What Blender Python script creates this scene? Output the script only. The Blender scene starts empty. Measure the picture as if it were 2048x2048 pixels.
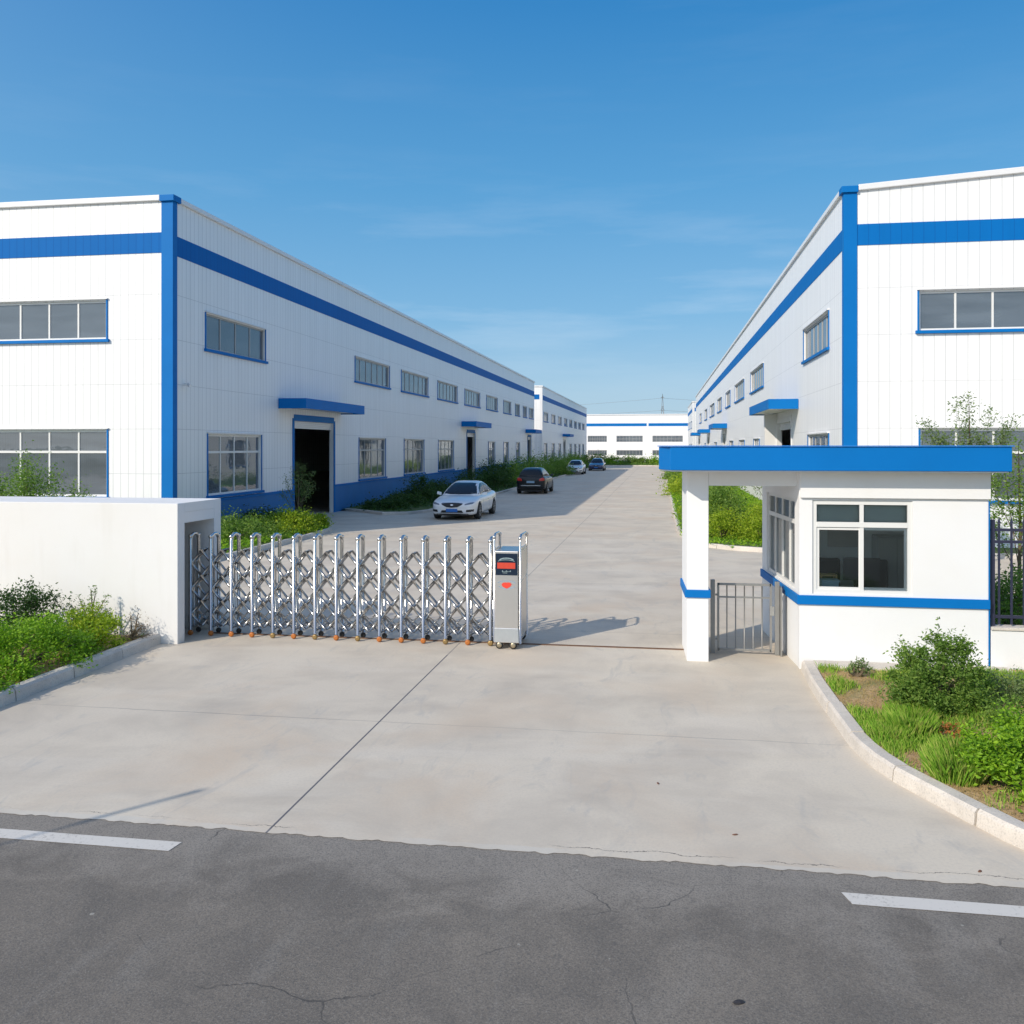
import bpy, bmesh, math, random
from mathutils import Vector, Matrix
from mathutils.bvhtree import BVHTree
from mathutils import noise as mnoise
random.seed(7)
R = math.radians
SC = bpy.context.scene
COL = SC.collection

# ------------------------------------------------------------------ camera
cam_d = bpy.data.cameras.new('camera'); cam = bpy.data.objects.new('camera', cam_d); COL.objects.link(cam)
cam.location = (0, 0, 2.9)
cam.rotation_euler = (R(90), 0, math.atan(280 / 1712))
cam_d.sensor_width = 36; cam_d.lens = 1712 / 1932 * 36
cam_d.shift_y = -124 / 1932
cam_d.clip_start = 0.1; cam_d.clip_end = 5000
SC.camera = cam

# ------------------------------------------------------------------ light
SUN_AZ, SUN_EL = R(37), R(31.3)
W = bpy.data.worlds.new('World'); SC.world = W; W.use_nodes = True
nt = W.node_tree; nt.nodes.clear()
wo = nt.nodes.new('ShaderNodeOutputWorld'); bg = nt.nodes.new('ShaderNodeBackground')
sky = nt.nodes.new('ShaderNodeTexSky'); sky.sky_type = 'NISHITA'; sky.sun_disc = False
sky.sun_elevation = SUN_EL; sky.sun_rotation = R(180) + SUN_AZ
sky.air_density = 1.0; sky.dust_density = 0.6; sky.ozone_density = 3.0; sky.altitude = 0
hs = nt.nodes.new('ShaderNodeHueSaturation'); hs.inputs['Saturation'].default_value = 1.12; hs.inputs['Hue'].default_value = 0.492
# faint wisps of cirrus
tc = nt.nodes.new('ShaderNodeTexCoord'); mp = nt.nodes.new('ShaderNodeMapping')
mp.inputs['Scale'].default_value = (1.2, 1.2, 9.0)
nz = nt.nodes.new('ShaderNodeTexNoise'); nz.inputs['Scale'].default_value = 2.6; nz.inputs['Detail'].default_value = 6; nz.inputs['Roughness'].default_value = .6
cr = nt.nodes.new('ShaderNodeValToRGB'); cr.color_ramp.elements[0].position = .50; cr.color_ramp.elements[1].position = .85
cr.color_ramp.elements[1].color = (.30, .30, .30, 1)
mx = nt.nodes.new('ShaderNodeMixRGB'); mx.inputs['Color2'].default_value = (7, 7.6, 8.2, 1)
L = nt.links.new
L(tc.outputs['Generated'], mp.inputs['Vector']); L(mp.outputs[0], nz.inputs['Vector']); L(nz.outputs[0], cr.inputs[0])
L(sky.outputs[0], hs.inputs['Color']);  zz = nt.nodes.new('ShaderNodeSeparateXYZ'); L(tc.outputs['Generated'], zz.inputs[0])
zr = nt.nodes.new('ShaderNodeValToRGB'); L(zz.outputs[2], zr.inputs[0]); _z = zr.color_ramp.elements; _z[0].position = .03; _z[0].color = (0, 0, 0, 1); _z[1].position = .15; _z[1].color = (1, 1, 1, 1)
_q = _z.new(.30); _q.color = (.12, .12, .12, 1)
zm = nt.nodes.new('ShaderNodeMath'); zm.operation = 'MULTIPLY'; L(cr.outputs[0], zm.inputs[0]); L(zr.outputs[0], zm.inputs[1]); L(zm.outputs[0], mx.inputs['Fac'])
# clear summer air: pale at the horizon, deep blue higher up
sx = nt.nodes.new('ShaderNodeSeparateXYZ'); L(tc.outputs['Generated'], sx.inputs[0])
gr = nt.nodes.new('ShaderNodeValToRGB'); L(sx.outputs[2], gr.inputs[0]); _e = gr.color_ramp.elements
_st = [(0, (.42, .60, .77)), (.06, (.355, .56, .765)), (.14, (.20, .46, .74)), (.27, (.095, .36, .69)), (.44, (.022, .235, .59)), (.75, (.02, .17, .48)), (1, (.015, .14, .42))]
while len(_e) < len(_st): _e.new(.5)
for _i, (_p, _c) in enumerate(_st): _e[_i].position = _p; _e[_i].color = (*_c, 1)
g8 = nt.nodes.new('ShaderNodeVectorMath'); g8.operation = 'SCALE'; g8.inputs['Scale'].default_value = .92 / .12; L(gr.outputs[0], g8.inputs[0])
mg = nt.nodes.new('ShaderNodeMixRGB'); mg.inputs[0].default_value = .82; L(hs.outputs[0], mg.inputs[1]); L(g8.outputs[0], mg.inputs[2]); # whitish glow added to the sun-side sky to fill the shaded walls
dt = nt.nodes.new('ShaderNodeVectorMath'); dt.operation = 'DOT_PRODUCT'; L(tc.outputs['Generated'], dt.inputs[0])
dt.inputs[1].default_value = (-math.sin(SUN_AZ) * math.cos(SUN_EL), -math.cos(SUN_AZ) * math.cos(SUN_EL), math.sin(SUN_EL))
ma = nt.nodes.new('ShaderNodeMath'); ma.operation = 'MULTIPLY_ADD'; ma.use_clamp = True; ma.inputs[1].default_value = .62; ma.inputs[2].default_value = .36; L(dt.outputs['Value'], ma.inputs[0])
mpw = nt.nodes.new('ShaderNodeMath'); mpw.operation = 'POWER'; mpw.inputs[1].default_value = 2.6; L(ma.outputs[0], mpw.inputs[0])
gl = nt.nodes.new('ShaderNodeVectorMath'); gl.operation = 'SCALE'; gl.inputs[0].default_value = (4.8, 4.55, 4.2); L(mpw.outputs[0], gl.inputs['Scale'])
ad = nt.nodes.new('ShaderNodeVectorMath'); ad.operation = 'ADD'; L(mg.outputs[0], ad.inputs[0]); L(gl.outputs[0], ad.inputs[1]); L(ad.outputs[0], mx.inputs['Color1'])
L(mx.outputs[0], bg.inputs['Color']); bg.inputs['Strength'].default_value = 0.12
L(bg.outputs[0], wo.inputs['Surface'])

sd = bpy.data.lights.new('sun', 'SUN'); sd.energy = 3.65; sd.angle = R(0.5); sd.color = (1.0, .90, .76)
so = bpy.data.objects.new('sun', sd); COL.objects.link(so)
so.rotation_euler = Vector((math.sin(SUN_AZ) * math.cos(SUN_EL), math.cos(SUN_AZ) * math.cos(SUN_EL), -math.sin(SUN_EL))).to_track_quat('-Z', 'Y').to_euler()
SC.view_settings.view_transform = 'Standard'; SC.view_settings.look = 'None'
SC.view_settings.exposure = 0.12; SC.view_settings.gamma = 1
SC.render.resolution_x = SC.render.resolution_y = 1024

# ------------------------------------------------------------------ node helpers
class NM:
    def __init__(s, name):
        s.m = bpy.data.materials.new(name); s.m.use_nodes = True
        s.t = s.m.node_tree; s.b = s.t.nodes['Principled BSDF']; s.out = s.t.nodes['Material Output']
        s._tc = None
    def n(s, typ, **kw):
        o = s.t.nodes.new(typ)
        for k, v in kw.items(): setattr(o, k, v)
        return o
    def link(s, a, b): s.t.links.new(a, b)
    def val(s, sock, v):
        if hasattr(v, 'is_output') or isinstance(v, bpy.types.NodeSocket): s.link(v, sock)
        else: sock.default_value = v
    def pos(s):
        if not s._tc: s._tc = s.n('ShaderNodeTexCoord')
        return s._tc.outputs['Object']
    def wpos(s): return s.n('ShaderNodeNewGeometry').outputs['Position']
    def math(s, op, a, b=0.0, c=None):
        o = s.n('ShaderNodeMath', operation=op); s.val(o.inputs[0], a); s.val(o.inputs[1], b)
        if c is not None: s.val(o.inputs[2], c)
        return o.outputs[0]
    def noise(s, vec, scale, detail=4, rough=.55, dist=0, sc=None):
        if sc: 
            m = s.n('ShaderNodeMapping'); m.inputs['Scale'].default_value = sc; s.link(vec, m.inputs['Vector']); vec = m.outputs[0]
        o = s.n('ShaderNodeTexNoise'); s.link(vec, o.inputs['Vector'])
        o.inputs['Scale'].default_value = scale; o.inputs['Detail'].default_value = detail
        o.inputs['Roughness'].default_value = rough; o.inputs['Distortion'].default_value = dist
        return o.outputs[0]
    def ramp(s, fac, stops):
        o = s.n('ShaderNodeValToRGB'); s.link(fac, o.inputs[0]); e = o.color_ramp.elements
        while len(e) < len(stops): e.new(.5)
        for i, (p, c) in enumerate(stops):
            e[i].position = p; e[i].color = (c, c, c, 1) if isinstance(c, (int, float)) else (*c, 1)
        return o.outputs[0]
    def mix(s, fac, a, b, mode='MIX'):
        o = s.n('ShaderNodeMixRGB', blend_type=mode); s.val(o.inputs[0], fac)
        for i, v in ((1, a), (2, b)): s.val(o.inputs[i], (*v, 1) if isinstance(v, tuple) and len(v) == 3 else v)
        return o.outputs[0]
    def bump(s, h, strength=.3, dist=.02):
        o = s.n('ShaderNodeBump'); s.link(h, o.inputs['Height']); o.inputs['Strength'].default_value = strength
        o.inputs['Distance'].default_value = dist; s.link(o.outputs[0], s.b.inputs['Normal'])
    def sep(s, v):
        o = s.n('ShaderNodeSeparateXYZ'); s.link(v, o.inputs[0]); return o.outputs

def simple(name, col, rough=.5, metal=0, vary=.08, vscale=3.0, spec=.5, coat=0):
    k = NM(name)
    nf = k.noise(k.pos(), vscale, 5)
    c = k.mix(nf, tuple(max(0, x * (1 - vary)) for x in col), tuple(min(1, x * (1 + vary)) for x in col))
    k.link(c, k.b.inputs['Base Color'])
    k.b.inputs['Roughness'].default_value = rough; k.b.inputs['Metallic'].default_value = metal
    k.b.inputs['Specular IOR Level'].default_value = spec
    if coat: k.b.inputs['Coat Weight'].default_value = coat; k.b.inputs['Coat Roughness'].default_value = .03
    return k.m

def panel(name, col, pitch, seamcol, rough=.42, hs=True, spec=.5):
    """coated steel sandwich panel: narrow vertical seams and lap joints"""
    k = NM(name); p = k.pos(); x, y, z = k.sep(p)
    u = k.math('DIVIDE', k.math('ADD', x, y), pitch); f = k.math('FRACT', u)
    d = k.math('ABSOLUTE', k.math('SUBTRACT', f, .5))
    seam = k.math('GREATER_THAN', d, .463)
    f2 = k.math('FRACT', k.math('MULTIPLY', u, 4)); flute = k.math('GREATER_THAN', k.math('ABSOLUTE', k.math('SUBTRACT', f2, .5)), .42)
    zz = k.math('FRACT', k.math('DIVIDE', k.math('SUBTRACT', z, .76), 1.325))
    hz = k.math('GREATER_THAN', k.math('ABSOLUTE', k.math('SUBTRACT', zz, .5)), .4945)
    hz = k.math('MULTIPLY', hz, k.math('LESS_THAN', z, 7.6)) if hs else k.math('MULTIPLY', hz, 0)
    lines = k.math('MAXIMUM', seam, hz)
    streak = k.noise(p, 1.0, 5, .6, sc=(3.0, 3.0, .22))
    big = k.noise(p, .25, 3)
    c = k.mix(k.ramp(streak, [(.35, 0), (.75, 1)]), col, tuple(v * .905 for v in col))
    c = k.mix(k.ramp(big, [(.3, 0), (.8, .5)]), c, tuple(v * f for v, f in zip(col, (.97, .96, .93))))
    c = k.mix(k.math('MULTIPLY', lines, .46), c, seamcol)
    k.link(c, k.b.inputs['Base Color']); k.b.inputs['Roughness'].default_value = rough; k.b.inputs['Specular IOR Level'].default_value = spec
    h = k.math('SUBTRACT', k.math('MULTIPLY', flute, -.12), lines)
    k.bump(h, .35, .008)
    return k.m

WHITE = (.80, .80, .79); BLUE = (.002, .15, .48)
M = {}
M['panel'] = panel('white_sandwich_panel', (.85, .855, .855), .245, (.25, .26, .28))
M['panel_wide'] = panel('white_wide_panel', (.85, .855, .855), .295, (.33, .33, .34))
M['bluepanel'] = panel('blue_band_panel', (.002, .13, .43), .245, (.001, .06, .25), .6, hs=False, spec=.12)
M['bluepanel_wide'] = panel('blue_band_wide', (.001, .145, .46), .295, (.001, .08, .30), .6, hs=False, spec=.12)
M['blue'] = simple('blue_flashing', (.001, .15, .46), .55, spec=.15, vary=.12, vscale=1.1)
M['bluewall'] = simple('blue_plinth_paint', (.012, .15, .40), .65, vary=.18, vscale=1.2)
M['whitetrim'] = simple('white_trim', (.74, .74, .74), .4, vary=.03)
M['dark'] = simple('interior_shade', (.02, .02, .022), .9)  # near black puts unlit-room shade into the colour of pale inner walls
M['roof'] = simple('roof_sheet', (.45, .46, .48), .5)
M['frame'] = simple('window_frame', (.72, .72, .70), .35, vary=.04)
M['framegrey'] = simple('window_frame_grey', (.38, .38, .37), .4, vary=.06)
M['curtain'] = simple('curtain_cloth', (.44, .48, .52), .85, vary=.3, vscale=2.0)
M['curtaincream'] = simple('cream_curtain_cloth', (.50, .47, .36), .85, vary=.35, vscale=2.0)
M['steel'] = simple('stainless_steel', (.66, .65, .63), .26, 1.0, vary=.05, vscale=9)
M['steeldark'] = simple('dull_stainless_steel', (.40, .395, .39), .25, 1.0, vary=.12, vscale=9)
M['steelbrush'] = simple('brushed_steel', (.66, .64, .61), .34, 1.0, vary=.06, vscale=5)
M['greypost'] = simple('grey_painted_steel', (.27, .27, .26), .42, .35, vary=.15, vscale=8)
M['fence'] = simple('dark_fence_paint', (.028, .03, .06), .4)
M['rubber'] = simple('rubber', (.022, .022, .022), .75)
M['orange'] = simple('orange_wheel', (.42, .13, .02), .5, vary=.35, vscale=60)
M['brass'] = simple('dull_brass_wheel', (.30, .20, .08), .45, .5, vary=.35, vscale=60)
M['carwhite'] = simple('white_car_paint', (.78, .78, .78), .3, vary=.01, coat=1)
M['carblack'] = simple('black_car_paint', (.010, .011, .014), .35, vary=.02, spec=.3, coat=.35)
M['carblue'] = simple('navy_car_paint', (.02, .035, .12), .25, vary=.02, coat=1)
M['carglass'] = simple('car_glass', (.010, .018, .028), .12, vary=.01, spec=.28)
M['chrome'] = simple('chrome', (.7, .7, .7), .12, 1.0, vary=.02)
M['lamp'] = simple('lamp_lens', (.16, .18, .22), .08, vary=.3, vscale=8, spec=.9)
M['red'] = simple('tail_lens', (.55, .03, .02), .15, vary=.1, spec=.8)
M['plate'] = simple('blue_number_plate', (.03, .16, .50), .4, vary=.05)
M['black'] = simple('black_plastic', (.018, .018, .02), .5)
M['kerb'] = None
M['wood'] = simple('desk_wood', (.34, .22, .09), .5, vary=.2)
M['paleblue'] = simple('pale_blue_plastic', (.32, .50, .56), .45)
M['bark'] = simple('bark', (.13, .095, .06), .85, vary=.3, vscale=20)
M['pylon'] = simple('galvanised_tower', (.25, .25, .26), .6)

def stucco(name, col, stain=.1):
    k = NM(name); p = k.pos()
    a = k.noise(p, .9, 6, .6); b = k.noise(p, 3.5, 4, .6, sc=(1, 1, .18)); f = k.noise(p, 90, 3)
    x, y, z = k.sep(p)
    low = k.ramp(k.math('ADD', k.math('MULTIPLY', z, 1.6), k.math('MULTIPLY', a, .9)), [(.38, 1), (.72, 0)])
    c = k.mix(k.ramp(a, [(.4, 0), (.75, .7)]), col, tuple(v * q for v, q in zip(col, (.97, .955, .92))))
    c = k.mix(k.ramp(b, [(.52, 0), (.8, stain * 2.5)]), c, tuple(v * q for v, q in zip(col, (.86, .84, .80))))
    c = k.mix(k.math('MULTIPLY', low, stain * 3), c, (.50, .45, .36))
    k.link(c, k.b.inputs['Base Color']); k.b.inputs['Roughness'].default_value = .82
    k.bump(k.math('ADD', k.math('MULTIPLY', f, .3), k.math('MULTIPLY', a, 1.5)), .25, .012)
    return k.m
M['render'] = stucco('white_wall_render', (.745, .74, .73), .16)
M['render2'] = stucco('white_guardhouse_render', (.775, .78, .785), .07)
M['inwall'] = simple('room_wall', (.84, .90, .87), .8, vary=.06)

def glassmat(name, tint, ior=1.9, rough=.015, tr=.85, dcol=(.19, .21, .23)):
    k = NM(name); k.t.nodes.remove(k.b)
    fr = k.n('ShaderNodeFresnel'); fr.inputs['IOR'].default_value = ior
    t = k.n('ShaderNodeBsdfTransparent'); t.inputs[0].default_value = (*tint, 1)
    g = k.n('ShaderNodeBsdfGlossy'); g.inputs['Color'].default_value = (.9, .95, 1, 1); g.inputs['Roughness'].default_value = rough
    # slightly wavy panes
    n1 = k.noise(k.pos(), 1.3, 3); bp = k.n('ShaderNodeBump'); k.link(n1, bp.inputs['Height']); bp.inputs['Strength'].default_value = .06; bp.inputs['Distance'].default_value = .05
    k.link(bp.outputs[0], g.inputs['Normal']); k.link(bp.outputs[0], fr.inputs['Normal'])
    d = k.n('ShaderNodeBsdfDiffuse'); k.link(k.mix(k.ramp(k.noise(k.pos(), .7, 4, .55, .3, sc=(.5, .5, 3.2)), [(.3, 0), (.72, 1)]), tuple(v * .72 for v in dcol), tuple(v * 1.3 for v in dcol)), d.inputs[0])  # streaky diffuse layer paints sky reflection and haze into the panes
    m0 = k.n('ShaderNodeMixShader'); m0.inputs[0].default_value = 1 - tr; k.link(t.outputs[0], m0.inputs[1]); k.link(d.outputs[0], m0.inputs[2])
    m1 = k.n('ShaderNodeMixShader'); k.link(fr.outputs[0], m1.inputs[0]); k.link(m0.outputs[0], m1.inputs[1]); k.link(g.outputs[0], m1.inputs[2])
    k.link(m1.outputs[0], k.out.inputs['Surface'])
    return k.m
M['glass'] = glassmat('reflection_tinted_glass', (.55, .62, .66), 1.9, tr=.5, dcol=(.19, .225, .26))
M['clear'] = glassmat('clear_window_glass', (.95, .98, .97), 1.5, tr=.965, dcol=(.20, .25, .24))

def leafmat(name, cols, transl=.35, rough=.5):
    k = NM(name)
    ri = k.n('ShaderNodeNewGeometry').outputs['Random Per Island']
    n = k.noise(k.pos(), 2.2, 3)
    f = k.math('ADD', k.math('MULTIPLY', ri, .6), k.math('MULTIPLY', n, .45))
    c = k.ramp(f, [(i / (len(cols) - 1) * .7 + .15, cc) for i, cc in enumerate(cols)])
    k.link(c, k.b.inputs['Base Color']); k.b.inputs['Roughness'].default_value = rough
    k.b.inputs['Specular IOR Level'].default_value = .3
    tr = k.n('ShaderNodeBsdfTranslucent'); k.link(k.mix(1, c, (1.0, 1.25, .5), 'MULTIPLY'), tr.inputs[0])
    ms = k.n('ShaderNodeMixShader'); ms.inputs[0].default_value = transl
    k.link(k.b.outputs[0], ms.inputs[1]); k.link(tr.outputs[0], ms.inputs[2]); k.link(ms.outputs[0], k.out.inputs['Surface'])
    return k.m
M['leaf'] = leafmat('green_leaves', [(.08, .15, .025), (.15, .26, .045), (.27, .38, .075)], .42)
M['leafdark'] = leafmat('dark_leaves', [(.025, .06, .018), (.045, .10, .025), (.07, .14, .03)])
M['leafyellow'] = leafmat('yellow_green_leaves', [(.16, .25, .015), (.27, .38, .02), (.42, .48, .035)])
M['leafbright'] = leafmat('bright_green_leaves', [(.09, .20, .012), (.19, .36, .018), (.32, .50, .03)])
M['leafgrey'] = leafmat('grey_green_leaves', [(.09, .14, .06), (.15, .22, .08), (.23, .30, .11)])
M['leaforange'] = leafmat('orange_leaves', [(.34, .12, .04), (.50, .18, .06), (.40, .34, .08)])
M['grass'] = leafmat('grass_blades', [(.10, .24, .018), (.20, .40, .035), (.34, .50, .07), (.50, .46, .16)], .3, .6)
M['straw'] = leafmat('straw_blades', [(.30, .22, .09), (.42, .32, .15)], .2, .7)

# ------------------------------------------------------------------ mesh builder
class MB:
    def __init__(s): s.v = []; s.f = []; s.mi = []; s.sm = []
    def face(s, pts, m=0, smooth=False):
        i = len(s.v); s.v += [tuple(p) for p in pts]; s.f.append(tuple(range(i, i + len(pts)))); s.mi.append(m); s.sm.append(smooth)
    def hexa(s, p, m=0):   # p: 4 bottom ccw, 4 top ccw
        i = len(s.v); s.v += [tuple(q) for q in p]
        for f in ((3, 2, 1, 0), (4, 5, 6, 7), (0, 1, 5, 4), (1, 2, 6, 5), (2, 3, 7, 6), (3, 0, 4, 7)):
            s.f.append(tuple(i + j for j in f)); s.mi.append(m); s.sm.append(False)
    def box(s, x0, x1, y0, y1, z0, z1, m=0):
        if x1 < x0: x0, x1 = x1, x0
        if y1 < y0: y0, y1 = y1, y0
        s.hexa([(x0, y0, z0), (x1, y0, z0), (x1, y1, z0), (x0, y1, z0), (x0, y0, z1), (x1, y0, z1), (x1, y1, z1), (x0, y1, z1)], m)
    def prism(s, poly, z0, z1, m=0, mside=None):   # poly ccw
        n = len(poly); i = len(s.v); ms = m if mside is None else mside
        s.v += [(x, y, z0) for x, y in poly] + [(x, y, z1) for x, y in poly]
        s.f.append(tuple(i + j for j in reversed(range(n)))); s.mi.append(m); s.sm.append(False)
        s.f.append(tuple(i + n + j for j in range(n))); s.mi.append(m); s.sm.append(False)
        for j in range(n):
            k = (j + 1) % n; s.f.append((i + j, i + k, i + n + k, i + n + j)); s.mi.append(ms); s.sm.append(False)
    def tube(s, pts, r, n=10, m=0, caps=True):
        pts = [Vector(p) for p in pts]; rs = r if isinstance(r, (list, tuple)) else [r] * len(pts)
        base = len(s.v); up = None
        for j, p in enumerate(pts):
            d = (pts[min(j + 1, len(pts) - 1)] - pts[max(j - 1, 0)]).normalized()
            if up is None:
                up = Vector((0, 0, 1)) if abs(d.z) < .9 else Vector((1, 0, 0))
            a = d.cross(up).normalized(); b = a.cross(d).normalized(); up = b
            for q in range(n):
                t = 2 * math.pi * q / n; s.v.append(tuple(p + (a * math.cos(t) + b * math.sin(t)) * rs[j]))
        for j in range(len(pts) - 1):
            for q in range(n):
                k = (q + 1) % n
                s.f.append((base + j * n + q, base + j * n + k, base + (j + 1) * n + k, base + (j + 1) * n + q)); s.mi.append(m); s.sm.append(True)
        if caps:
            s.f.append(tuple(base + q for q in range(n))); s.mi.append(m); s.sm.append(False)
            e = base + (len(pts) - 1) * n; s.f.append(tuple(e + q for q in reversed(range(n)))); s.mi.append(m); s.sm.append(False)
    def bar(s, a, b, w, h, m=0):  # rectangular bar from a to b
        a, b = Vector(a), Vector(b); d = (b - a).normalized(); up = Vector((0, 0, 1)) if abs(d.z) < .9 else Vector((0, 1, 0))
        sx = d.cross(up).normalized() * w / 2; sy = sx.cross(d).normalized() * h / 2
        s.hexa([a - sx - sy, a + sx - sy, b + sx - sy, b - sx - sy, a - sx + sy, a + sx + sy, b + sx + sy, b - sx + sy], m)
    def lathe(s, prof, c, axis='z', n=24, m=0, smooth=True):  # prof: (r, h)
        base = len(s.v); c = Vector(c)
        for (r, h) in prof:
            for q in range(n):
                t = 2 * math.pi * q / n; a, b = r * math.cos(t), r * math.sin(t)
                s.v.append(tuple(c + Vector({'z': (a, b, h), 'x': (h, a, b), 'y': (b, h, a)}[axis])))
        for j in range(len(prof) - 1):
            for q in range(n):
                k = (q + 1) % n
                s.f.append((base + j * n + q, base + j * n + k, base + (j + 1) * n + k, base + (j + 1) * n + q)); s.mi.append(m); s.sm.append(smooth)
        s.f.append(tuple(base + q for q in reversed(range(n)))); s.mi.append(m); s.sm.append(False)
        e = base + (len(prof) - 1) * n; s.f.append(tuple(e + q for q in range(n))); s.mi.append(m); s.sm.append(False)
    def sphere(s, c, r, m=0, n=12, sc=(1, 1, 1)):
        prof = [(max(1e-4, r * math.sin(math.pi * i / 8)) * sc[0], -r * math.cos(math.pi * i / 8) * sc[2]) for i in range(9)]
        s.lathe(prof, c, 'z', n, m)
    def build(s, name, mats, parent=None, bevel=0, at=None, bseg=2):
        if not isinstance(mats, (list, tuple)): mats = [mats]
        me = bpy.data.meshes.new(name)
        o = bpy.data.objects.new(name, me); COL.objects.link(o)
        org = Vector((0, 0, 0))
        if parent:
            o.parent = parent; q = parent
            while q: org += q.location; q = q.parent
        elif at is not None:
            o.location = at; org = Vector(at)
        me.from_pydata([tuple(Vector(p) - org) for p in s.v], [], s.f)
        for mm in mats: me.materials.append(mm)
        me.polygons.foreach_set('material_index', s.mi); me.polygons.foreach_set('use_smooth', s.sm)
        me.update()
        if bevel:
            b = o.modifiers.new('bevel', 'BEVEL'); b.width = bevel; b.segments = bseg; b.limit_method = 'ANGLE'; b.angle_limit = R(40)
        return o

def thing(name, label, cat, loc, group=None):
    o = bpy.data.objects.new(name, None); COL.objects.link(o); o.location = loc; o.empty_display_size = .3
    return tag(o, label, cat, group)
def tag(o, label, cat, group=None):
    o['label'] = label; o['category'] = cat
    if group: o['group'] = group
    return o
def struct(o, kind='structure'): o['kind'] = kind; return o

# ------------------------------------------------------------------ ground materials
def concrete_mat():
    k = NM('pale_concrete'); p = k.wpos(); x, y, z = k.sep(p)
    big = k.noise(p, .16, 4, .55); med = k.noise(p, .9, 6, .62, .4); st = k.noise(p, .55, 5, .6, .8, sc=(.35, 1.5, 1)); fine = k.noise(p, 38, 4, .7)
    c = k.ramp(big, [(.3, (.565, .50, .41)), (.7, (.645, .57, .455))])
    c = k.mix(k.ramp(med, [(.42, 0), (.72, .95)]), c, (.45, .395, .325))
    c = k.mix(k.ramp(st, [(.50, 0), (.72, .6)]), c, (.65, .59, .50))
    warm = k.noise(p, .42, 4, .6, .6)
    c = k.mix(k.ramp(warm, [(.50, 0), (.70, .75)]), c, (.56, .45, .335))
    c = k.mix(k.ramp(fine, [(.3, .35), (.55, 0)]), c, (.43, .39, .34))
    # dark drips, spots and small scrapes
    v = k.n('ShaderNodeTexVoronoi'); v.inputs['Scale'].default_value = 1.15; v.inputs['Randomness'].default_value = 1
    mp = k.n('ShaderNodeMapping'); mp.inputs['Scale'].default_value = (1.0, .55, 1); mp.inputs['Rotation'].default_value = (0, 0, .5); k.link(p, mp.inputs['Vector']); k.link(mp.outputs[0], v.inputs['Vector'])
    spot = k.math('LESS_THAN', k.math('ADD', v.outputs['Distance'], k.math('MULTIPLY', fine, .05)), .05)
    c = k.mix(k.math('MULTIPLY', spot, .4), c, (.16, .14, .125))
    # blotchy tyre and water marks
    w = k.noise(p, 2.3, 5, .7, 1.2, sc=(1, .35, 1)); c = k.mix(k.ramp(w, [(.56, 0), (.70, .5)]), c, (.39, .375, .345))
    # construction joints
    wob = k.math('MULTIPLY', k.math('SUBTRACT', k.noise(p, 1.6, 4), .5), .05)
    fade = k.ramp(k.noise(p, .35, 2), [(.30, .15), (.62, 1)])
    def line(coord, at, w): return k.math('LESS_THAN', k.math('ABSOLUTE', k.math('ADD', k.math('SUBTRACT', coord, at), wob)), w)
    def straight(coord, at, w): return k.math('LESS_THAN', k.math('ABSOLUTE', k.math('SUBTRACT', coord, at)), w)
    j1 = k.math('MULTIPLY', straight(x, -2.92, .009), k.math('LESS_THAN', y, 12.3))
    j1b = k.math('MULTIPLY', k.math('MULTIPLY', straight(x, -2.92, .010), k.math('GREATER_THAN', y, 12.3)), .5)
    fy = k.math('SUBTRACT', k.math('FRACT', k.math('DIVIDE', k.math('ADD', k.math('ADD', y, .8), wob), 5.0)), .0)
    j2 = k.math('MULTIPLY', k.math('MULTIPLY', k.math('LESS_THAN', fy, .0028), fade), .55)
    j = k.math('MAXIMUM', k.math('MULTIPLY', j1, .9), k.math('MAXIMUM', j1b, j2))
    c = k.mix(j, c, (.07, .075, .095))
    # crumbled strip at the road edge
    ce = k.math('MULTIPLY', k.math('LESS_THAN', k.math('ADD', y, k.math('MULTIPLY', med, .22)), 6.62), k.ramp(k.noise(p, .8, 2), [(.42, 0), (.55, 1)]))
    c = k.mix(k.math('MULTIPLY', ce, .45), c, (.55, .53, .48))
    cl = k.math('MULTIPLY', k.math('LESS_THAN', k.math('ABSOLUTE', k.math('ADD', k.math('SUBTRACT', y, 6.55), k.math('MULTIPLY', k.math('SUBTRACT', k.noise(p, 2.5, 6, .7), .5), .22))), .004), k.ramp(k.noise(p, .7, 2), [(.45, 0), (.52, 1)]))
    c = k.mix(k.math('MULTIPLY', cl, .8), c, (.10, .09, .08))
    k.link(c, k.b.inputs['Base Color']); k.b.inputs['Roughness'].default_value = .8
    k.bump(k.math('SUBTRACT', k.math('ADD', k.math('MULTIPLY', fine, .35), med), k.math('MULTIPLY', j, 2)), .3, .01)
    return k.m
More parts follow.
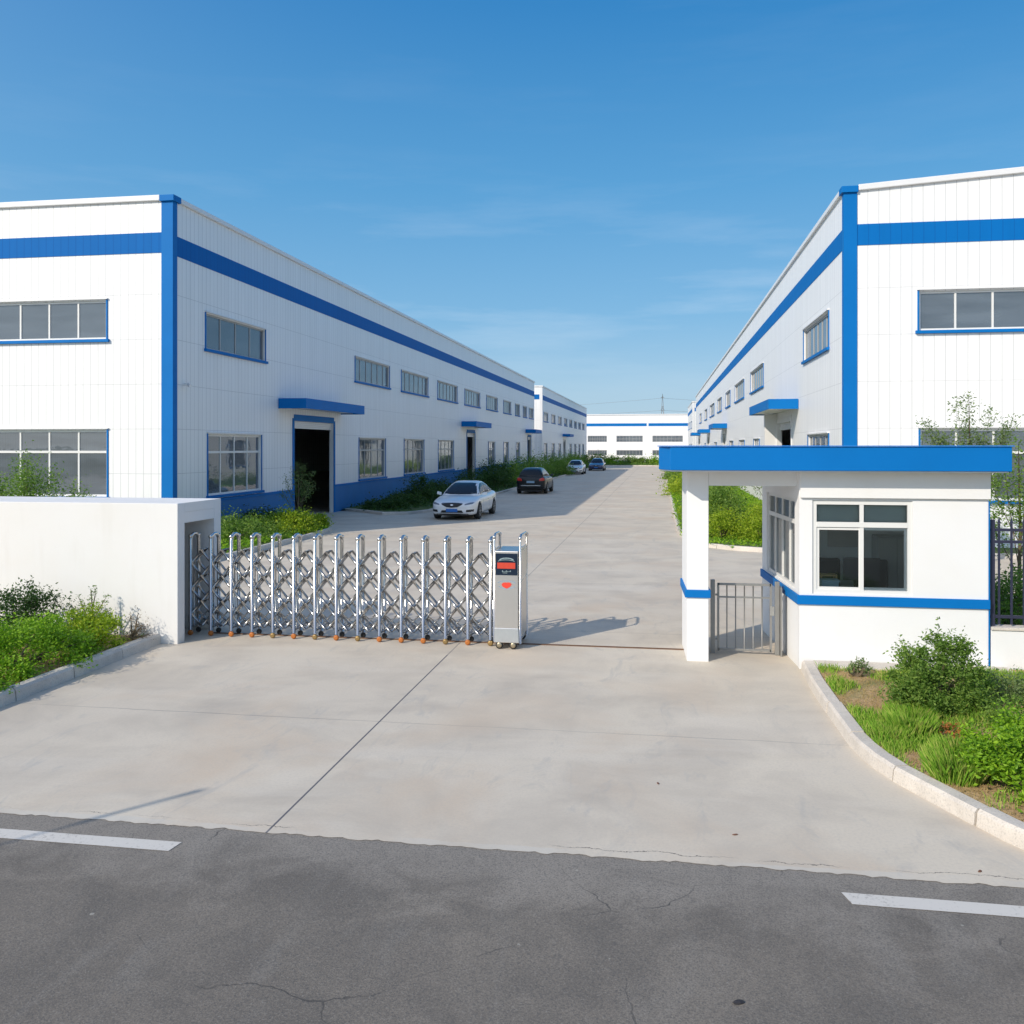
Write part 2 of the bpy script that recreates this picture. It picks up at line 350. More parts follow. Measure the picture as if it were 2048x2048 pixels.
def asphalt_mat():
    k = NM('worn_asphalt'); p = k.wpos(); x, y, z = k.sep(p)
    big = k.noise(p, .35, 4, .6, .5); med = k.noise(p, 1.6, 6, .65, .8); fine = k.noise(p, 85, 3, .8); gr = k.noise(p, 260, 2, .6)
    c = k.ramp(big, [(.3, (.168, .144, .117)), (.7, (.242, .208, .166))])
    c = k.mix(k.ramp(med, [(.36, .55), (.62, 0)]), c, (.112, .098, .082))
    mp = k.n('ShaderNodeMapping'); mp.inputs['Scale'].default_value = (1.3, .4, 1); mp.inputs['Rotation'].default_value = (0, 0, -.9); k.link(p, mp.inputs['Vector'])
    sw = k.noise(mp.outputs[0], 2.0, 5, .65, .6); c = k.mix(k.ramp(sw, [(.52, 0), (.74, .38)]), c, (.27, .25, .22))
    # dust gathering near the slab
    du = k.ramp(k.math('ADD', k.math('MULTIPLY', y, .16), k.math('MULTIPLY', med, .5)), [(1.02 if False else .98, 0), (1.0, .0)])
    dust = k.ramp(k.math('ADD', k.math('SUBTRACT', y, 5.35), k.math('MULTIPLY', k.math('SUBTRACT', med, .5), 2.2)), [(.15, 0), (.9, .55)])
    c = k.mix(dust, c, (.31, .28, .24))
    c = k.mix(k.ramp(fine, [(.35, .75), (.52, 0)]), c, (.08, .078, .075))
    c = k.mix(k.ramp(fine, [(.56, 0), (.72, .6)]), c, (.30, .29, .27))
    c = k.mix(k.ramp(gr, [(.66, 0), (.74, .6)]), c, (.42, .40, .36))
    # cracks
    dv = k.n('ShaderNodeMixRGB', blend_type='ADD'); dv.inputs[0].default_value = .35
    nn = k.n('ShaderNodeTexNoise'); k.link(p, nn.inputs['Vector']); nn.inputs['Scale'].default_value = 2.2; nn.inputs['Detail'].default_value = 5
    k.link(p, dv.inputs[1]); k.link(nn.outputs['Color'], dv.inputs[2])
    v = k.n('ShaderNodeTexVoronoi', feature='DISTANCE_TO_EDGE'); v.inputs['Scale'].default_value = .52; k.link(dv.outputs[0], v.inputs['Vector'])
    ck = k.math('MULTIPLY', k.math('LESS_THAN', v.outputs['Distance'], .0024), k.ramp(k.noise(p, .8, 3), [(.50, 0), (.60, .8)]))
    c = k.mix(k.math('MULTIPLY', ck, .85), c, (.045, .043, .04))
    v2 = k.n('ShaderNodeTexVoronoi'); v2.inputs['Scale'].default_value = 2.4; k.link(p, v2.inputs['Vector'])
    sp = k.math('LESS_THAN', v2.outputs['Distance'], .035); c = k.mix(k.math('MULTIPLY', sp, .6), c, (.40, .38, .33))
    k.link(c, k.b.inputs['Base Color']); k.b.inputs['Roughness'].default_value = .78
    k.bump(k.math('SUBTRACT', k.math('ADD', fine, k.math('MULTIPLY', med, .8)), k.math('MULTIPLY', ck, 2)), .45, .008)
    return k.m
def soil_mat(name, a, b, green, gfac):
    k = NM(name); p = k.wpos()
    m1 = k.noise(p, 1.6, 5, .6); m2 = k.noise(p, 22, 5, .7); g = k.noise(p, 1.1, 4, .6)
    c = k.mix(k.ramp(m1, [(.35, 0), (.65, 1)]), a, b)
    c = k.mix(k.ramp(g, [(gfac, 0), (gfac + .12, .8)]), c, green)
    c = k.mix(k.ramp(m2, [(.3, .7), (.55, 0)]), c, tuple(v * .45 for v in a))
    k.link(c, k.b.inputs['Base Color']); k.b.inputs['Roughness'].default_value = .95
    k.bump(m2, .9, .03); return k.m
def kerb_mat():
    k = NM('kerb_stone'); p = k.wpos()
    a = k.noise(p, 2.2, 6, .65, .5); f = k.noise(p, 60, 4, .7); b = k.noise(p, .7, 3)
    c = k.ramp(a, [(.35, (.54, .49, .43)), (.65, (.68, .62, .545))])
    c = k.mix(k.ramp(b, [(.5, 0), (.7, .5)]), c, (.36, .34, .32)); c = k.mix(k.ramp(f, [(.3, .5), (.5, 0)]), c, (.25, .24, .22))
    k.link(c, k.b.inputs['Base Color']); k.b.inputs['Roughness'].default_value = .85; k.bump(k.math('ADD', a, f), .5, .01); return k.m
M['concrete'] = concrete_mat(); M['asphalt'] = asphalt_mat(); M['kerb'] = kerb_mat()
M['soil'] = soil_mat('sandy_soil', (.46, .29, .14), (.60, .43, .23), (.18, .21, .06), .54)
M['soilgreen'] = soil_mat('grassy_soil', (.10, .12, .035), (.14, .15, .05), (.07, .14, .02), .40)
M['land'] = soil_mat('far_land', (.12, .13, .06), (.17, .16, .09), (.08, .12, .03), .45)

# ------------------------------------------------------------------ ground
m = MB(); m.face([(-2500, -600, -.05), (2500, -600, -.05), (2500, 3500, -.05), (-2500, 3500, -.05)]); struct(m.build('ground', M['land']))
m = MB(); m.face([(-120, -30, -.004), (120, -30, -.004), (120, 7.2, -.004), (-120, 7.2, -.004)]); struct(m.build('road', M['asphalt']))
m = MB(); rr = random.Random(3); edge = []; xx = -60.0
while xx < 60:
    edge.append((xx, 6.43 + .006 * math.sin(xx * 1.3) + (rr.random() - .5) * .028 + .022 * (mnoise.noise(Vector((xx * 5.7, 0, 0)))) + .02 * (mnoise.noise(Vector((xx * .9, 4, 0))))))
    xx += .045 if -9 < xx < 6 else 1.5
for a, b in zip(edge, edge[1:]): m.face([(a[0], a[1], 0), (b[0], b[1], 0), (b[0], 7.5, 0), (a[0], 7.5, 0)])
m.face([(edge[0][0], 7.5, 0), (edge[-1][0], 7.5, 0), (edge[-1][0], 240, 0), (edge[0][0], 240, 0)])
struct(m.build('concrete_pavement', M['concrete']))
# painted dashes at the edge of the public road
paint = NM('worn_road_paint'); _f = paint.noise(paint.wpos(), 30, 5, .75); _g = paint.noise(paint.wpos(), 3, 3)
paint.link(paint.mix(paint.ramp(paint.math('ADD', _f, paint.math('MULTIPLY', _g, .4)), [(.46, .95), (.66, 0)]), (.60, .57, .52), (.28, .26, .235)), paint.b.inputs['Base Color']); paint.b.inputs['Roughness'].default_value = .7
def dash(x0, x1, skew0, skew1):
    m = MB(); y0, y1 = 6.02, 6.17
    n = 30
    for i in range(n):
        a = x0 + (x1 - x0) * i / n; b = x0 + (x1 - x0) * (i + 1) / n
        f = lambda t, q: t + (skew0 if t == x0 else skew1 if abs(t - x1) < 1e-6 else 0) * q
        j = lambda t: .006 * mnoise.noise(Vector((t * 6, 2, 0)))
        m.face([(f(a, 0), y0 + j(a), 0), (f(b, 0), y0 + j(b), 0), (f(b, 1), y1 + j(b + 9), 0), (f(a, 1), y1 + j(a + 9), 0)])
    struct(m.build('lane_marking', paint.m))
dash(-9.6, -3.48, 0, .02); dash(1.2, 7.3, -.04, 0)

def kerb(pts, width=.125, h=.13, side=1, seg=1.0, seed=1):
    """kerb stones along a polyline; side=+1 puts the stone on the left of the direction of travel"""
    rr = random.Random(seed)
    P = [Vector((x, y, 0)) for x, y in pts]; D = [0]
    for a, b in zip(P, P[1:]): D.append(D[-1] + (b - a).length)
    def at(d):
        d = max(0, min(D[-1], d))
        for i in range(len(P) - 1):
            if d <= D[i + 1] + 1e-9:
                t = (d - D[i]) / (D[i + 1] - D[i]); return P[i].lerp(P[i + 1], t)
        return P[-1]
    def nrm(d):
        t = (at(d + .12) - at(d - .12)).normalized(); return Vector((-t.y, t.x, 0)) * side
    mb = MB(); d = 0
    while d < D[-1] - .05:
        l = min(seg * (1 + .12 * (rr.random() - .5)), D[-1] - d); e = d + l - .018
        k = max(1, int(l / .25)); o = (rr.random() - .5) * .012; oz = (rr.random() - .5) * .01
        prof = [(0 + o, -.02), (.012 + o, h * .8 + oz), (.035 + o, h + oz), (width + o, h + oz), (width + o, -.02)]
        rings = []
        for i in range(k + 1):
            q = d + (e - d) * i / k; c = at(q); n = nrm(q); i0 = len(mb.v)
            mb.v += [tuple(c + n * a + Vector((0, 0, z))) for a, z in prof]; rings.append(i0)
        for a, b in zip(rings, rings[1:]):
            for j in range(4): mb.f.append((a + j, b + j, b + j + 1, a + j + 1)); mb.mi.append(0); mb.sm.append(False)
        for a in (rings[0], rings[-1]): mb.f.append(tuple(a + j for j in range(5))); mb.mi.append(0); mb.sm.append(False)
        d += l
    return struct(mb.build('kerb', M['kerb']))
def bed(poly, z=.10, mat='soil'):
    me = MB(); me.face([(x, y, z) for x, y in poly]); return struct(me.build('planting_bed', M[mat]))

KR = [(1.80, 12.2), (1.77, 11.3), (1.78, 10.0), (1.80, 9.15), (1.86, 8.7), (1.98, 8.3), (2.14, 7.93), (2.39, 7.36), (2.56, 7.0), (2.85, 6.72), (3.4, 6.58), (12, 6.55)]
kerb(KR, side=1, width=.15, seed=4)
bed([(x + .06, y) for x, y in KR[:9]] + [(2.9, 6.8), (3.45, 6.66), (12, 6.64), (12, 12.25), (1.86, 12.25)])
m = MB(); m.box(1.95, 4.3, 11.93, 12.262, .09, .125); struct(m.build('footing_strip', M['kerb'], bevel=.008))
KL = [(-7.24, 12.35), (-7.23, 9.0), (-7.26, 8.0), (-7.5, 7.2), (-8.1, 6.75), (-9, 6.6), (-30, 6.6)]
kerb(KL, side=-1, seed=9, width=.14, h=.15)
bed([(-30, 6.65), (-9, 6.65), (-8.15, 6.8), (-7.57, 7.25), (-7.33, 8.0), (-7.3, 12.5), (-30, 12.5)], .11)
# beds inside the yard
KI1 = [(-13.95, 38.9), (-13.0, 38.2), (-11.6, 36.9), (-10.6, 37.2), (-10.0, 38.8), (-9.85, 41), (-9.6, 60), (-9.3, 78), (-9.0, 100), (-9.0, 131)]
kerb(KI1, side=1, seed=5, seg=1.5, width=.14, h=.12)
bed([(-14.1, 38.9), (-13.0, 38.25), (-11.6, 37.0), (-10.68, 37.3), (-10.08, 38.8), (-9.93, 41), (-9.68, 60), (-9.38, 78), (-9.08, 100), (-9.08, 131), (-14.1, 131)], .09, 'soilgreen')
KI2 = [(-11.0, 20.0), (-10.9, 27.0), (-11.0, 29.4), (-11.5, 30.6), (-12.4, 31.2), (-14.0, 31.3)]
kerb(KI2, side=1, seed=6)
bed([(-11.1, 20), (-10.98, 27), (-11.08, 29.4), (-11.55, 30.5), (-12.4, 31.1), (-14.1, 31.2), (-14.1, 24.6), (-30, 24.6), (-30, 20)], .09, 'soilgreen')
KI3 = [(.45, 131), (.5, 60), (.55, 31), (.75, 28.2), (1.2, 26.7), (2.0, 25.9), (2.9, 25.5), (6, 25.2), (14, 25.1)]
kerb(KI3, side=1, seed=8, seg=1.5, width=.14, h=.12)
bed([(.5, 131), (.55, 60), (.6, 31), (.8, 28.3), (1.25, 26.8), (2.0, 26.0), (2.9, 25.6), (6, 25.3), (14, 25.2), (14, 27.1), (5.2, 27.1), (5.2, 131)], .09, 'soilgreen')
bed([(-14, 134.5), (20, 134.0), (20, 170), (-14, 170)], .09, 'soilgreen')
kerb([(-14, 134.3), (20, 133.8)], side=1, seg=2, seed=2)
bed([(4.3, 12.7), (12, 12.7), (12, 17.5), (4.3, 17.5)], .09, 'soil')

# ------------------------------------------------------------------ walls with openings
def wall(mb, a, b, z0, z1, holes, t, mo=0, mi=1, mr=2):
    """vertical wall from a to b (outer face), thickness t to the left of a->b ... inner side; holes (u0,u1,z0,z1)"""
    a, b = Vector((*a, 0)), Vector((*b, 0)); Lg = (b - a).length; d = (b - a) / Lg; n = Vector((-d.y, d.x, 0)) * t
    us = sorted({0, Lg, *[h[0] for h in holes], *[h[1] for h in holes]}); zs = sorted({z0, z1, *[h[2] for h in holes], *[h[3] for h in holes]})
    P = lambda u, z, k: a + d * u + n * k + Vector((0, 0, z))
    for u0, u1 in zip(us, us[1:]):
        for q0, q1 in zip(zs, zs[1:]):
            cu, cz = (u0 + u1) / 2, (q0 + q1) / 2
            if any(h[0] < cu < h[1] and h[2] < cz < h[3] for h in holes): continue
            mb.face([P(u0, q0, 0), P(u1, q0, 0), P(u1, q1, 0), P(u0, q1, 0)], mo)
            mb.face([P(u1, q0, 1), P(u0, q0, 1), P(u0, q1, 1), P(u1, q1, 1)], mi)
    for (u0, u1, q0, q1) in holes:
        mb.face([P(u0, q0, 0), P(u0, q1, 0), P(u0, q1, 1), P(u0, q0, 1)], mr); mb.face([P(u1, q0, 1), P(u1, q1, 1), P(u1, q1, 0), P(u1, q0, 0)], mr)
        mb.face([P(u0, q0, 0), P(u0, q0, 1), P(u1, q0, 1), P(u1, q0, 0)], mr); mb.face([P(u0, q1, 1), P(u0, q1, 0), P(u1, q1, 0), P(u1, q1, 1)], mr)
    mb.face([P(0, z0, 0), P(0, z0, 1), P(Lg, z0, 1), P(Lg, z0, 0)], mo); mb.face([P(0, z1, 1), P(0, z1, 0), P(Lg, z1, 0), P(Lg, z1, 1)], mo)
    mb.face([P(0, z0, 0), P(0, z1, 0), P(0, z1, 1), P(0, z0, 1)], mo); mb.face([P(Lg, z0, 1), P(Lg, z1, 1), P(Lg, z1, 0), P(Lg, z0, 0)], mo)

def window(parent, a, b, z0, z1, cols, transom=None, frame='frame', glass='glass', curtain=None, surround='blue', inset=.06, fw=.05, sill=True, seed=0, colfr=None):
    """window in the opening from a to b seen from outside with the wall's inner side to the left of a->b"""
    a, b = Vector((*a, 0)), Vector((*b, 0)); Lg = (b - a).length; d = (b - a) / Lg; n = Vector((-d.y, d.x, 0))
    mb = MB(); fd = .05
    def bx(tgt, u0, u1, q0, q1, k0, k1, mat=0):
        pts = []
        for q in (q0, q1):
            for (u, k) in ((u0, k0), (u1, k0), (u1, k1), (u0, k1)): pts.append(a + d * u + n * k + Vector((0, 0, q)))
        tgt.hexa(pts, mat)
    i0, i1 = inset, inset + fd
    bx(mb, 0.001, fw, z0 + .001, z1 - .001, i0, i1); bx(mb, Lg - fw, Lg - .001, z0 + .001, z1 - .001, i0, i1)
    bx(mb, fw, Lg - fw, z0 + .001, z0 + fw, i0, i1); bx(mb, fw, Lg - fw, z1 - fw, z1 - .001, i0, i1)
    if transom: bx(mb, fw, Lg - fw, transom - fw * .6, transom + fw * .6, i0 - .004, i1 - .004)
    fr = colfr or [i / cols for i in range(1, cols)]
    for f in fr:
        u = f * Lg; w = fw * .45
        segs = [(z0 + fw, (transom - fw * .6) if transom else z1 - fw)] + ([(transom + fw * .6, z1 - fw)] if transom else [])
        for q0, q1 in segs: bx(mb, u - w, u + w, q0, q1, i0 + .003, i1 - .006)
    w = mb.build('window', M[frame], parent)
    g = MB(); k = (i0 + i1) / 2; g.face([a + d * .01 + n * k + Vector((0, 0, z0 + .01)), a + d * (Lg - .01) + n * k + Vector((0, 0, z0 + .01)), a + d * (Lg - .01) + n * k + Vector((0, 0, z1 - .01)), a + d * .01 + n * k + Vector((0, 0, z1 - .01))])
    g.build('pane', M[glass], w)
    if sill and surround:
        s = MB(); bx(s, -.10, Lg + .10, z0 - .09, z0 - .002, -.09, -.001)
        bx(s, -.045, -.002, z0, z1 + .03, -.03, -.001); bx(s, Lg + .002, Lg + .045, z0, z1 + .03, -.03, -.001)
        s.build('sill', M[surround], w)
        s = MB(); bx(s, -.06, Lg + .06, z1 + .032, z1 + .07, -.07, -.001); s.build('lintel_trim', M['whitetrim'], w)
    if curtain:
        c = MB(); kk = inset + .16; N = max(6, int(Lg / .09)); rr = random.Random(seed * 31 + 5)
        prev = None; drop = z0 + .02
        for i in range(N + 1):
            u = .03 + (Lg - .06) * i / N; dd = kk + .03 * math.sin(i * 1.9 + rr.random()) + .015 * rr.random()
            cur = a + d * u + n * dd
            if prev is not None and rr.random() > .07:
                c.face([prev + Vector((0, 0, drop)), cur + Vector((0, 0, drop)), cur + Vector((0, 0, z1)), prev + Vector((0, 0, z1))], 0, True)
            prev = cur
        c.build('curtain', M[curtain], w)
    return w

def canopy(parent, xw, xo, y0, y1, z0=4.32, z1=4.67):
    c = MB(); t = .06; s = 1 if xo > xw else -1
    c.box(xw + s * .002, xo, y0, y1, z0 + .1, z1)
    o = c.build('canopy', M['blue'], parent, bevel=.02)
    f = MB(); f.box(xo, xo + s * .03, y0 - .03, y1 + .03, z0, z1 + .03); f.box(xw + s * .01, xo, y0 - .03, y0 - .001, z0, z1 + .03); f.box(xw + s * .01, xo, y1 + .001, y1 + .03, z0, z1 + .03)
    f.build('fascia', M['blue'], o)
    u = MB(); u.box(xw + s * .01, xo - s * .04, y0 + .04, y1 - .04, z0 + .05, z0 + .097); u.build('soffit', M['whitetrim'], o)

def warehouse(label, X, Xb, Y0, Y1, ups, los, doors, front, wide=False, trim=True, plinth=None, canopies=(), H=10.12, ridge=0, group='warehouses along the yard road', curt=True, bands=True):
    """side wall in plane X running Y0..Y1, front wall in plane Y0 running X..Xb"""
    s = 1 if X > Xb else -1       # +1: side wall faces +X
    P = M['panel_wide' if wide else 'panel']; B = M['bluepanel_wide' if wide else 'bluepanel']
    t = thing('warehouse', label, 'warehouse', ((X + Xb) / 2, (Y0 + Y1) / 2, 0), group)
    mb = MB(); th = .18
    # side wall. outer face normal must be to the right of a->b (thickness goes left)
    hs = [(y0, y1, z0, z1) for (y0, y1, z0, z1) in [(u[0], u[1], 5.98, 7.1) for u in ups] + [(l[0], l[1], 1.33, 3.28) for l in los] + [(d[0], d[1], -.02, 3.9) for d in doors]]
    z00 = -.02
    if s > 0: wall(mb, (X, Y0 + .0), (X, Y1), z00, H, [(y0 - Y0, y1 - Y0, z0, z1) for y0, y1, z0, z1 in hs], th)
    else: wall(mb, (X, Y1), (X, Y0 + .0), z00, H, [(Y1 - y1, Y1 - y0, z0, z1) for y0, y1, z0, z1 in hs], th)
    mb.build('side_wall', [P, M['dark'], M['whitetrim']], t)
    mb = MB(); fx0, fx1 = min(X, Xb), max(X, Xb)
    if s > 0: fx1 -= th + .001
    else: fx0 += th + .001
    fh = [(x0 - fx0, x1 - fx0, z0, z1) for (x0, x1, z0, z1, *_) in front]
    wall(mb, (fx0, Y0 + .002), (fx1, Y0 + .002), z00, H, fh, th)
    if ridge:
        xm = (X + Xb) / 2; e0, e1 = min(X, Xb), max(X, Xb)
        mb.prism([(e0 + .01, 0)] * 0 or [(0, 0), (1, 0), (1, 1)], 0, 0) if False else None
        zt = H + ridge
        i = len(mb.v); mb.v += [(e0 + .01, Y0 + .003, H + .002), (e1 - .01, Y0 + .003, H + .002), (xm, Y0 + .003, zt), (e0 + .01, Y0 + th, H + .002), (e1 - .01, Y0 + th, H + .002), (xm, Y0 + th, zt)]
        for f in ((0, 1, 2), (5, 4, 3), (0, 2, 5, 3), (1, 4, 5, 2)): mb.f.append(tuple(i + j for j in f)); mb.mi.append(0); mb.sm.append(False)
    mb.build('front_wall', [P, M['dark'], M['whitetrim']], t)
    # rear and far wall, roof
    mb = MB(); mb.box(fx0, fx1, Y1 - th, Y1 - .002, z00, H); xb = Xb; mb.box(xb - .001, xb + s * th, Y0 + th + .01, Y1 - th - .01, z00, H)
    mb.build('rear_wall', [P], t)
    mb = MB(); xm = (X + Xb) / 2; zr = H - .25
    for (xa, xc_, za, zc) in ((min(X, Xb) + th + .01, xm, zr, zr + max(.5, ridge)), (xm, max(X, Xb) - th - .01, zr + max(.5, ridge), zr)):
        mb.hexa([(xa, Y0 + th + .01, za - .1), (xc_, Y0 + th + .01, zc - .1), (xc_, Y1 - th - .01, zc - .1), (xa, Y1 - th - .01, za - .1), (xa, Y0 + th + .01, za), (xc_, Y0 + th + .01, zc), (xc_, Y1 - th - .01, zc), (xa, Y1 - th - .01, za)])
    mb.build('roof', M['roof'], t)
    # parapet caps
    e = .09
    mb = MB(); mb.box(X - s * .2, X + s * e, Y0 + .35, Y1 + e, H, H + .15)
    xs_in = X - s * .365
    if ridge:
        for (xa, xc_) in ((xs_in, xm), (xm, Xb)):
            fz = lambda q: H + ridge * (1 - abs(q - xm) / abs(X - xm))
            lo, hi = (xa, xc_) if xa < xc_ else (xc_, xa)
            mb.hexa([(lo, Y0 - e, fz(lo)), (hi, Y0 - e, fz(hi)), (hi, Y0 + .2, fz(hi)), (lo, Y0 + .2, fz(lo)), (lo, Y0 - e, fz(lo) + .17), (hi, Y0 - e, fz(hi) + .17), (hi, Y0 + .2, fz(hi) + .17), (lo, Y0 + .2, fz(lo) + .17)])
    else: mb.box(xs_in, Xb, Y0 - e, Y0 + .2, H, H + .17)
    mb.build('parapet_cap', M['whitetrim'], t, bevel=.02)
    mb = MB(); mb.box(X - s * .36, X + s * (e + .004), Y0 - e - .01, Y0 + .345, H - .02, H + .16); mb.build('corner_cap', M['blue' if trim else 'whitetrim'], t, bevel=.01)
    # corner trim, bands
    mb = MB(); pr = .03
    mb.box(X - s * .335, X + s * pr, Y0 - pr, Y0 - .001, z00, H - .022); mb.box(X + s * .001, X + s * pr, Y0, Y0 + .22, z00, H - .022)
    mb.build('corner_trim', M['blue' if trim else 'whitetrim'], t)
    if bands:
        mb = MB(); mb.box(X + s * .001, X + s * .014, Y0 + .222, Y1 - .02, 8.53, 9.12); mb.build('side_band', B, t)
        mb = MB(); xq = X - s * (.337 if trim else 0) + (0 if trim else s * .0); mb.box(xq, Xb, Y0 - .014, Y0 - .001, 8.6, 9.2); mb.build('front_band', B, t)
    if plinth:
        mb = MB(); z1 = 1.12
        segs = []; y = Y0 + .222
        for d in sorted(doors): segs.append((y, d[0] - .16)); y = d[1] + .16
        segs.append((y, Y1 - .02))
        for (a_, b_) in segs: mb.box(X + s * .001, X + s * .02, a_, b_, z00, z1)
        o = mb.build('plinth', M['bluewall'], t)
        m2 = MB()
        for (a_, b_) in segs: m2.box(X + s * .001, X + s * .04, a_, b_, z1 + .002, z1 + .10)
        m2.build('plinth_band', M['blue'], o)
    # windows
    for i, u in enumerate(ups):
        A, Bp = ((X, u[0]), (X, u[1])) if s > 0 else ((X, u[1]), (X, u[0]))
        plain = len(u) > 2
        window(t, A, Bp, 5.98, 7.1, 4 if plain else 6, frame='framegrey', curtain=None if plain or not curt else 'curtain', seed=i, fw=.05 if plain else .06)
    for i, l in enumerate(los):
        A, Bp = ((X, l[0]), (X, l[1])) if s > 0 else ((X, l[1]), (X, l[0]))
        plain = len(l) > 2
        window(t, A, Bp, 1.33, 3.28, 4 if l[1] - l[0] > 3 else 3, transom=2.71, frame='frame' if plain else 'framegrey', curtain=None if plain or not curt else 'curtaincream', seed=i + 50, fw=.06)
    for i, (x0, x1, z0, z1, cols, tr) in enumerate(front):
        window(t, (x0, Y0 + .002), (x1, Y0 + .002), z0, z1, cols, transom=tr, fw=.06, seed=i + 90)
    for i, d in enumerate(doors):
        y0, y1 = d[0], d[1]
        m2 = MB(); dz = 3.9
        m2.box(X - s * .17, X + s * .035, y0 - .15, y0 - .001, z00, dz + .1); m2.box(X - s * .17, X + s * .035, y1 + .001, y1 + .15, z00, dz + .1); m2.box(X + s * .001, X + s * .035, y0, y1, dz + .002, dz + .25)
        fr = m2.build('door_frame', M['blue' if plinth else 'whitetrim'], t)
        m3 = MB()
        for j in range(4): m3.box(X - s * .14, X - s * (.11 - .012 * (j % 2)), y0 + .002, y1 - .002, dz - .29 + j * .072, dz - .29 + (j + 1) * .072 - .006)
        m3.build('rolled_shutter', M['whitetrim'], fr)
    for (y0, y1) in canopies: canopy(t, X, X + s * 1.08, y0, y1)
    return t

ups1 = [(26.67, 31.02, 'plain'), (40.84, 46.3), (48.55, 54.36), (56.82, 62.5), (65.0, 70.65), (73.4, 78.5), (81.6, 85.8), (88.4, 91.2), (93.6, 96.2), (97.9, 101.2)]
los1 = [(26.8, 30.7, 'plain'), (41.4, 45.6), (49.1, 53.4), (57.0, 61.4), (74.2, 77.3), (81.6, 84.4), (89.0, 91.3)]
frontL = [(-22.05, -16.27, 6.09, 7.24, 6, None), (-22.08, -16.25, 1.40, 3.38, 6, 2.73), (-30.5, -24.7, 6.09, 7.24, 6, None), (-30.5, -24.7, 1.40, 3.38, 6, 2.73)]
wl = warehouse('long white warehouse with blue band, blue lower wall and shaded side, at left', -14.15, -44, 24.7, 102.2, ups1, los1, [(33.65, 38.0), (65.8, 68.7), (97.0, 99.5)], frontL, plinth=True,
               canopies=[(32.2, 38.9), (63.9, 69.8), (95.4, 100.2)])
ups2 = [(110.5 + 8.0 * i, 110.5 + 8.0 * i + 4.4) for i in range(8)]
warehouse('shorter white warehouse beyond the gap behind the long shaded left one', -14.15, -44, 109.2, 176.3, ups2, [(u[0] + .4, u[1] - .8) for u in ups2 if not 133 < u[0] < 137], [(133.5, 136.5)], [], plinth=False, canopies=[(132.3, 138)], curt=False, trim=False)
upsR = [(29.4, 34.4), (47.5, 54.0), (58.3, 65.2), (69.6, 74.3), (79.3, 84.8), (90, 97.8), (103.8, 109.2), (117.8, 123.2)]
losR = [(29.4, 33.4), (49.4, 52.4), (58, 61.8), (67, 70.4), (86, 90), (107, 110)]
frontR = [(7.17, 14.0, 6.15, 7.25, 7, None), (7.2, 14.0, 1.40, 3.38, 7, 2.73), (17, 24, 6.15, 7.25, 7, None)]
wr = warehouse('big white warehouse with blue corner strip and sunlit side, behind the guard house', 5.17, 35, 27.0, 136.5, upsR, losR, [(37.6, 41.9), (74.5, 77.5), (99, 102), (122.5, 125.5)], frontR, wide=True,
               canopies=[(35.7, 43.2), (73, 79), (97.5, 103.5), (121, 127)], ridge=1.0)
warehouse('white warehouse just showing beyond the far end of the sunlit right one', 5.17, 35, 151, 176, [(154, 158), (162, 166), (170, 174)], [(154, 158), (162, 166)], [], [(8, 14, 6, 7.1, 6, None)], wide=True, curt=False, trim=False)
# projecting white jamb beside the near door of the right warehouse
m = MB(); m.box(4.62, 5.165, 42.0, 42.35, -.02, 4.33); m.build('door_jamb', M['whitetrim'], wr, bevel=.01)
# security camera by the corner of the left warehouse
t = thing('security_camera', 'small white security camera on the shaded side of the left warehouse', 'camera', (-14.12, 25.35, 4.75))
m = MB(); m.tube([(-14.14, 25.35, 4.78), (-13.98, 25.35, 4.80), (-13.98, 25.35, 4.74)], .018, 8); m.build('bracket', M['whitetrim'], t)
m = MB(); m.tube([(-14.04, 25.42, 4.74), (-13.86, 25.22, 4.70)], [.05, .055], 10); m.build('housing', M['whitetrim'], t)

# far warehouse across the end of the road
t = thing('warehouse', 'low distant white warehouse across the end of the road with rows of windows', 'warehouse', (0, 210, 0), 'warehouses along the yard road')
FW = []
x = -62.0 + .0
pitch = [(-15.8, -11.6), (-9.5, -3.8), (-1.7, 4.8), (7.5, 13.5), (16, 22), (24.5, 30.5), (-24.5, -18.5), (-33, -27), (-41.5, -35.5)]
mb = MB(); X0 = -60
wall(mb, (X0, 200), (50, 200), -.02, 9.75, [(a - X0, b - X0, z0, z1) for a, b in pitch for z0, z1 in ((3.85, 5.2), (.9, 2.05))], .18); mb.build('front_wall', [M['panel'], M['dark'], M['whitetrim']], t)
mb = MB(); mb.box(X0, 50, 225, 225.2, 0, 9.7); mb.box(X0, X0 + .2, 200.2, 224.9, 0, 9.7); mb.box(49.8, 50, 200.2, 224.9, 0, 9.7); mb.build('rear_wall', M['panel'], t)
mb = MB(); mb.box(X0 + .25, 49.75, 200.25, 224.9, 9.4, 9.6); mb.build('roof', M['roof'], t)
mb = MB(); mb.box(X0 - .1, 50.1, 199.85, 200.3, 9.752, 9.95); mb.build('parapet_cap', M['whitetrim'], t)
for a, b in ((-60, -2.95), (-2.55, 50)):
    mb = MB(); mb.box(a, b, 199.97, 199.999, 7.3, 7.92); mb.build('blue_band', M['blue'], t)
for i, (a, b) in enumerate(pitch):
    window(t, (a, 200), (b, 200), 3.85, 5.2, 8, transom=4.5, frame='framegrey', fw=.07, seed=i, sill=False)
    window(t, (a, 200), (b, 200), .9, 2.05, 8, frame='framegrey', fw=.07, seed=i + 20, sill=False)

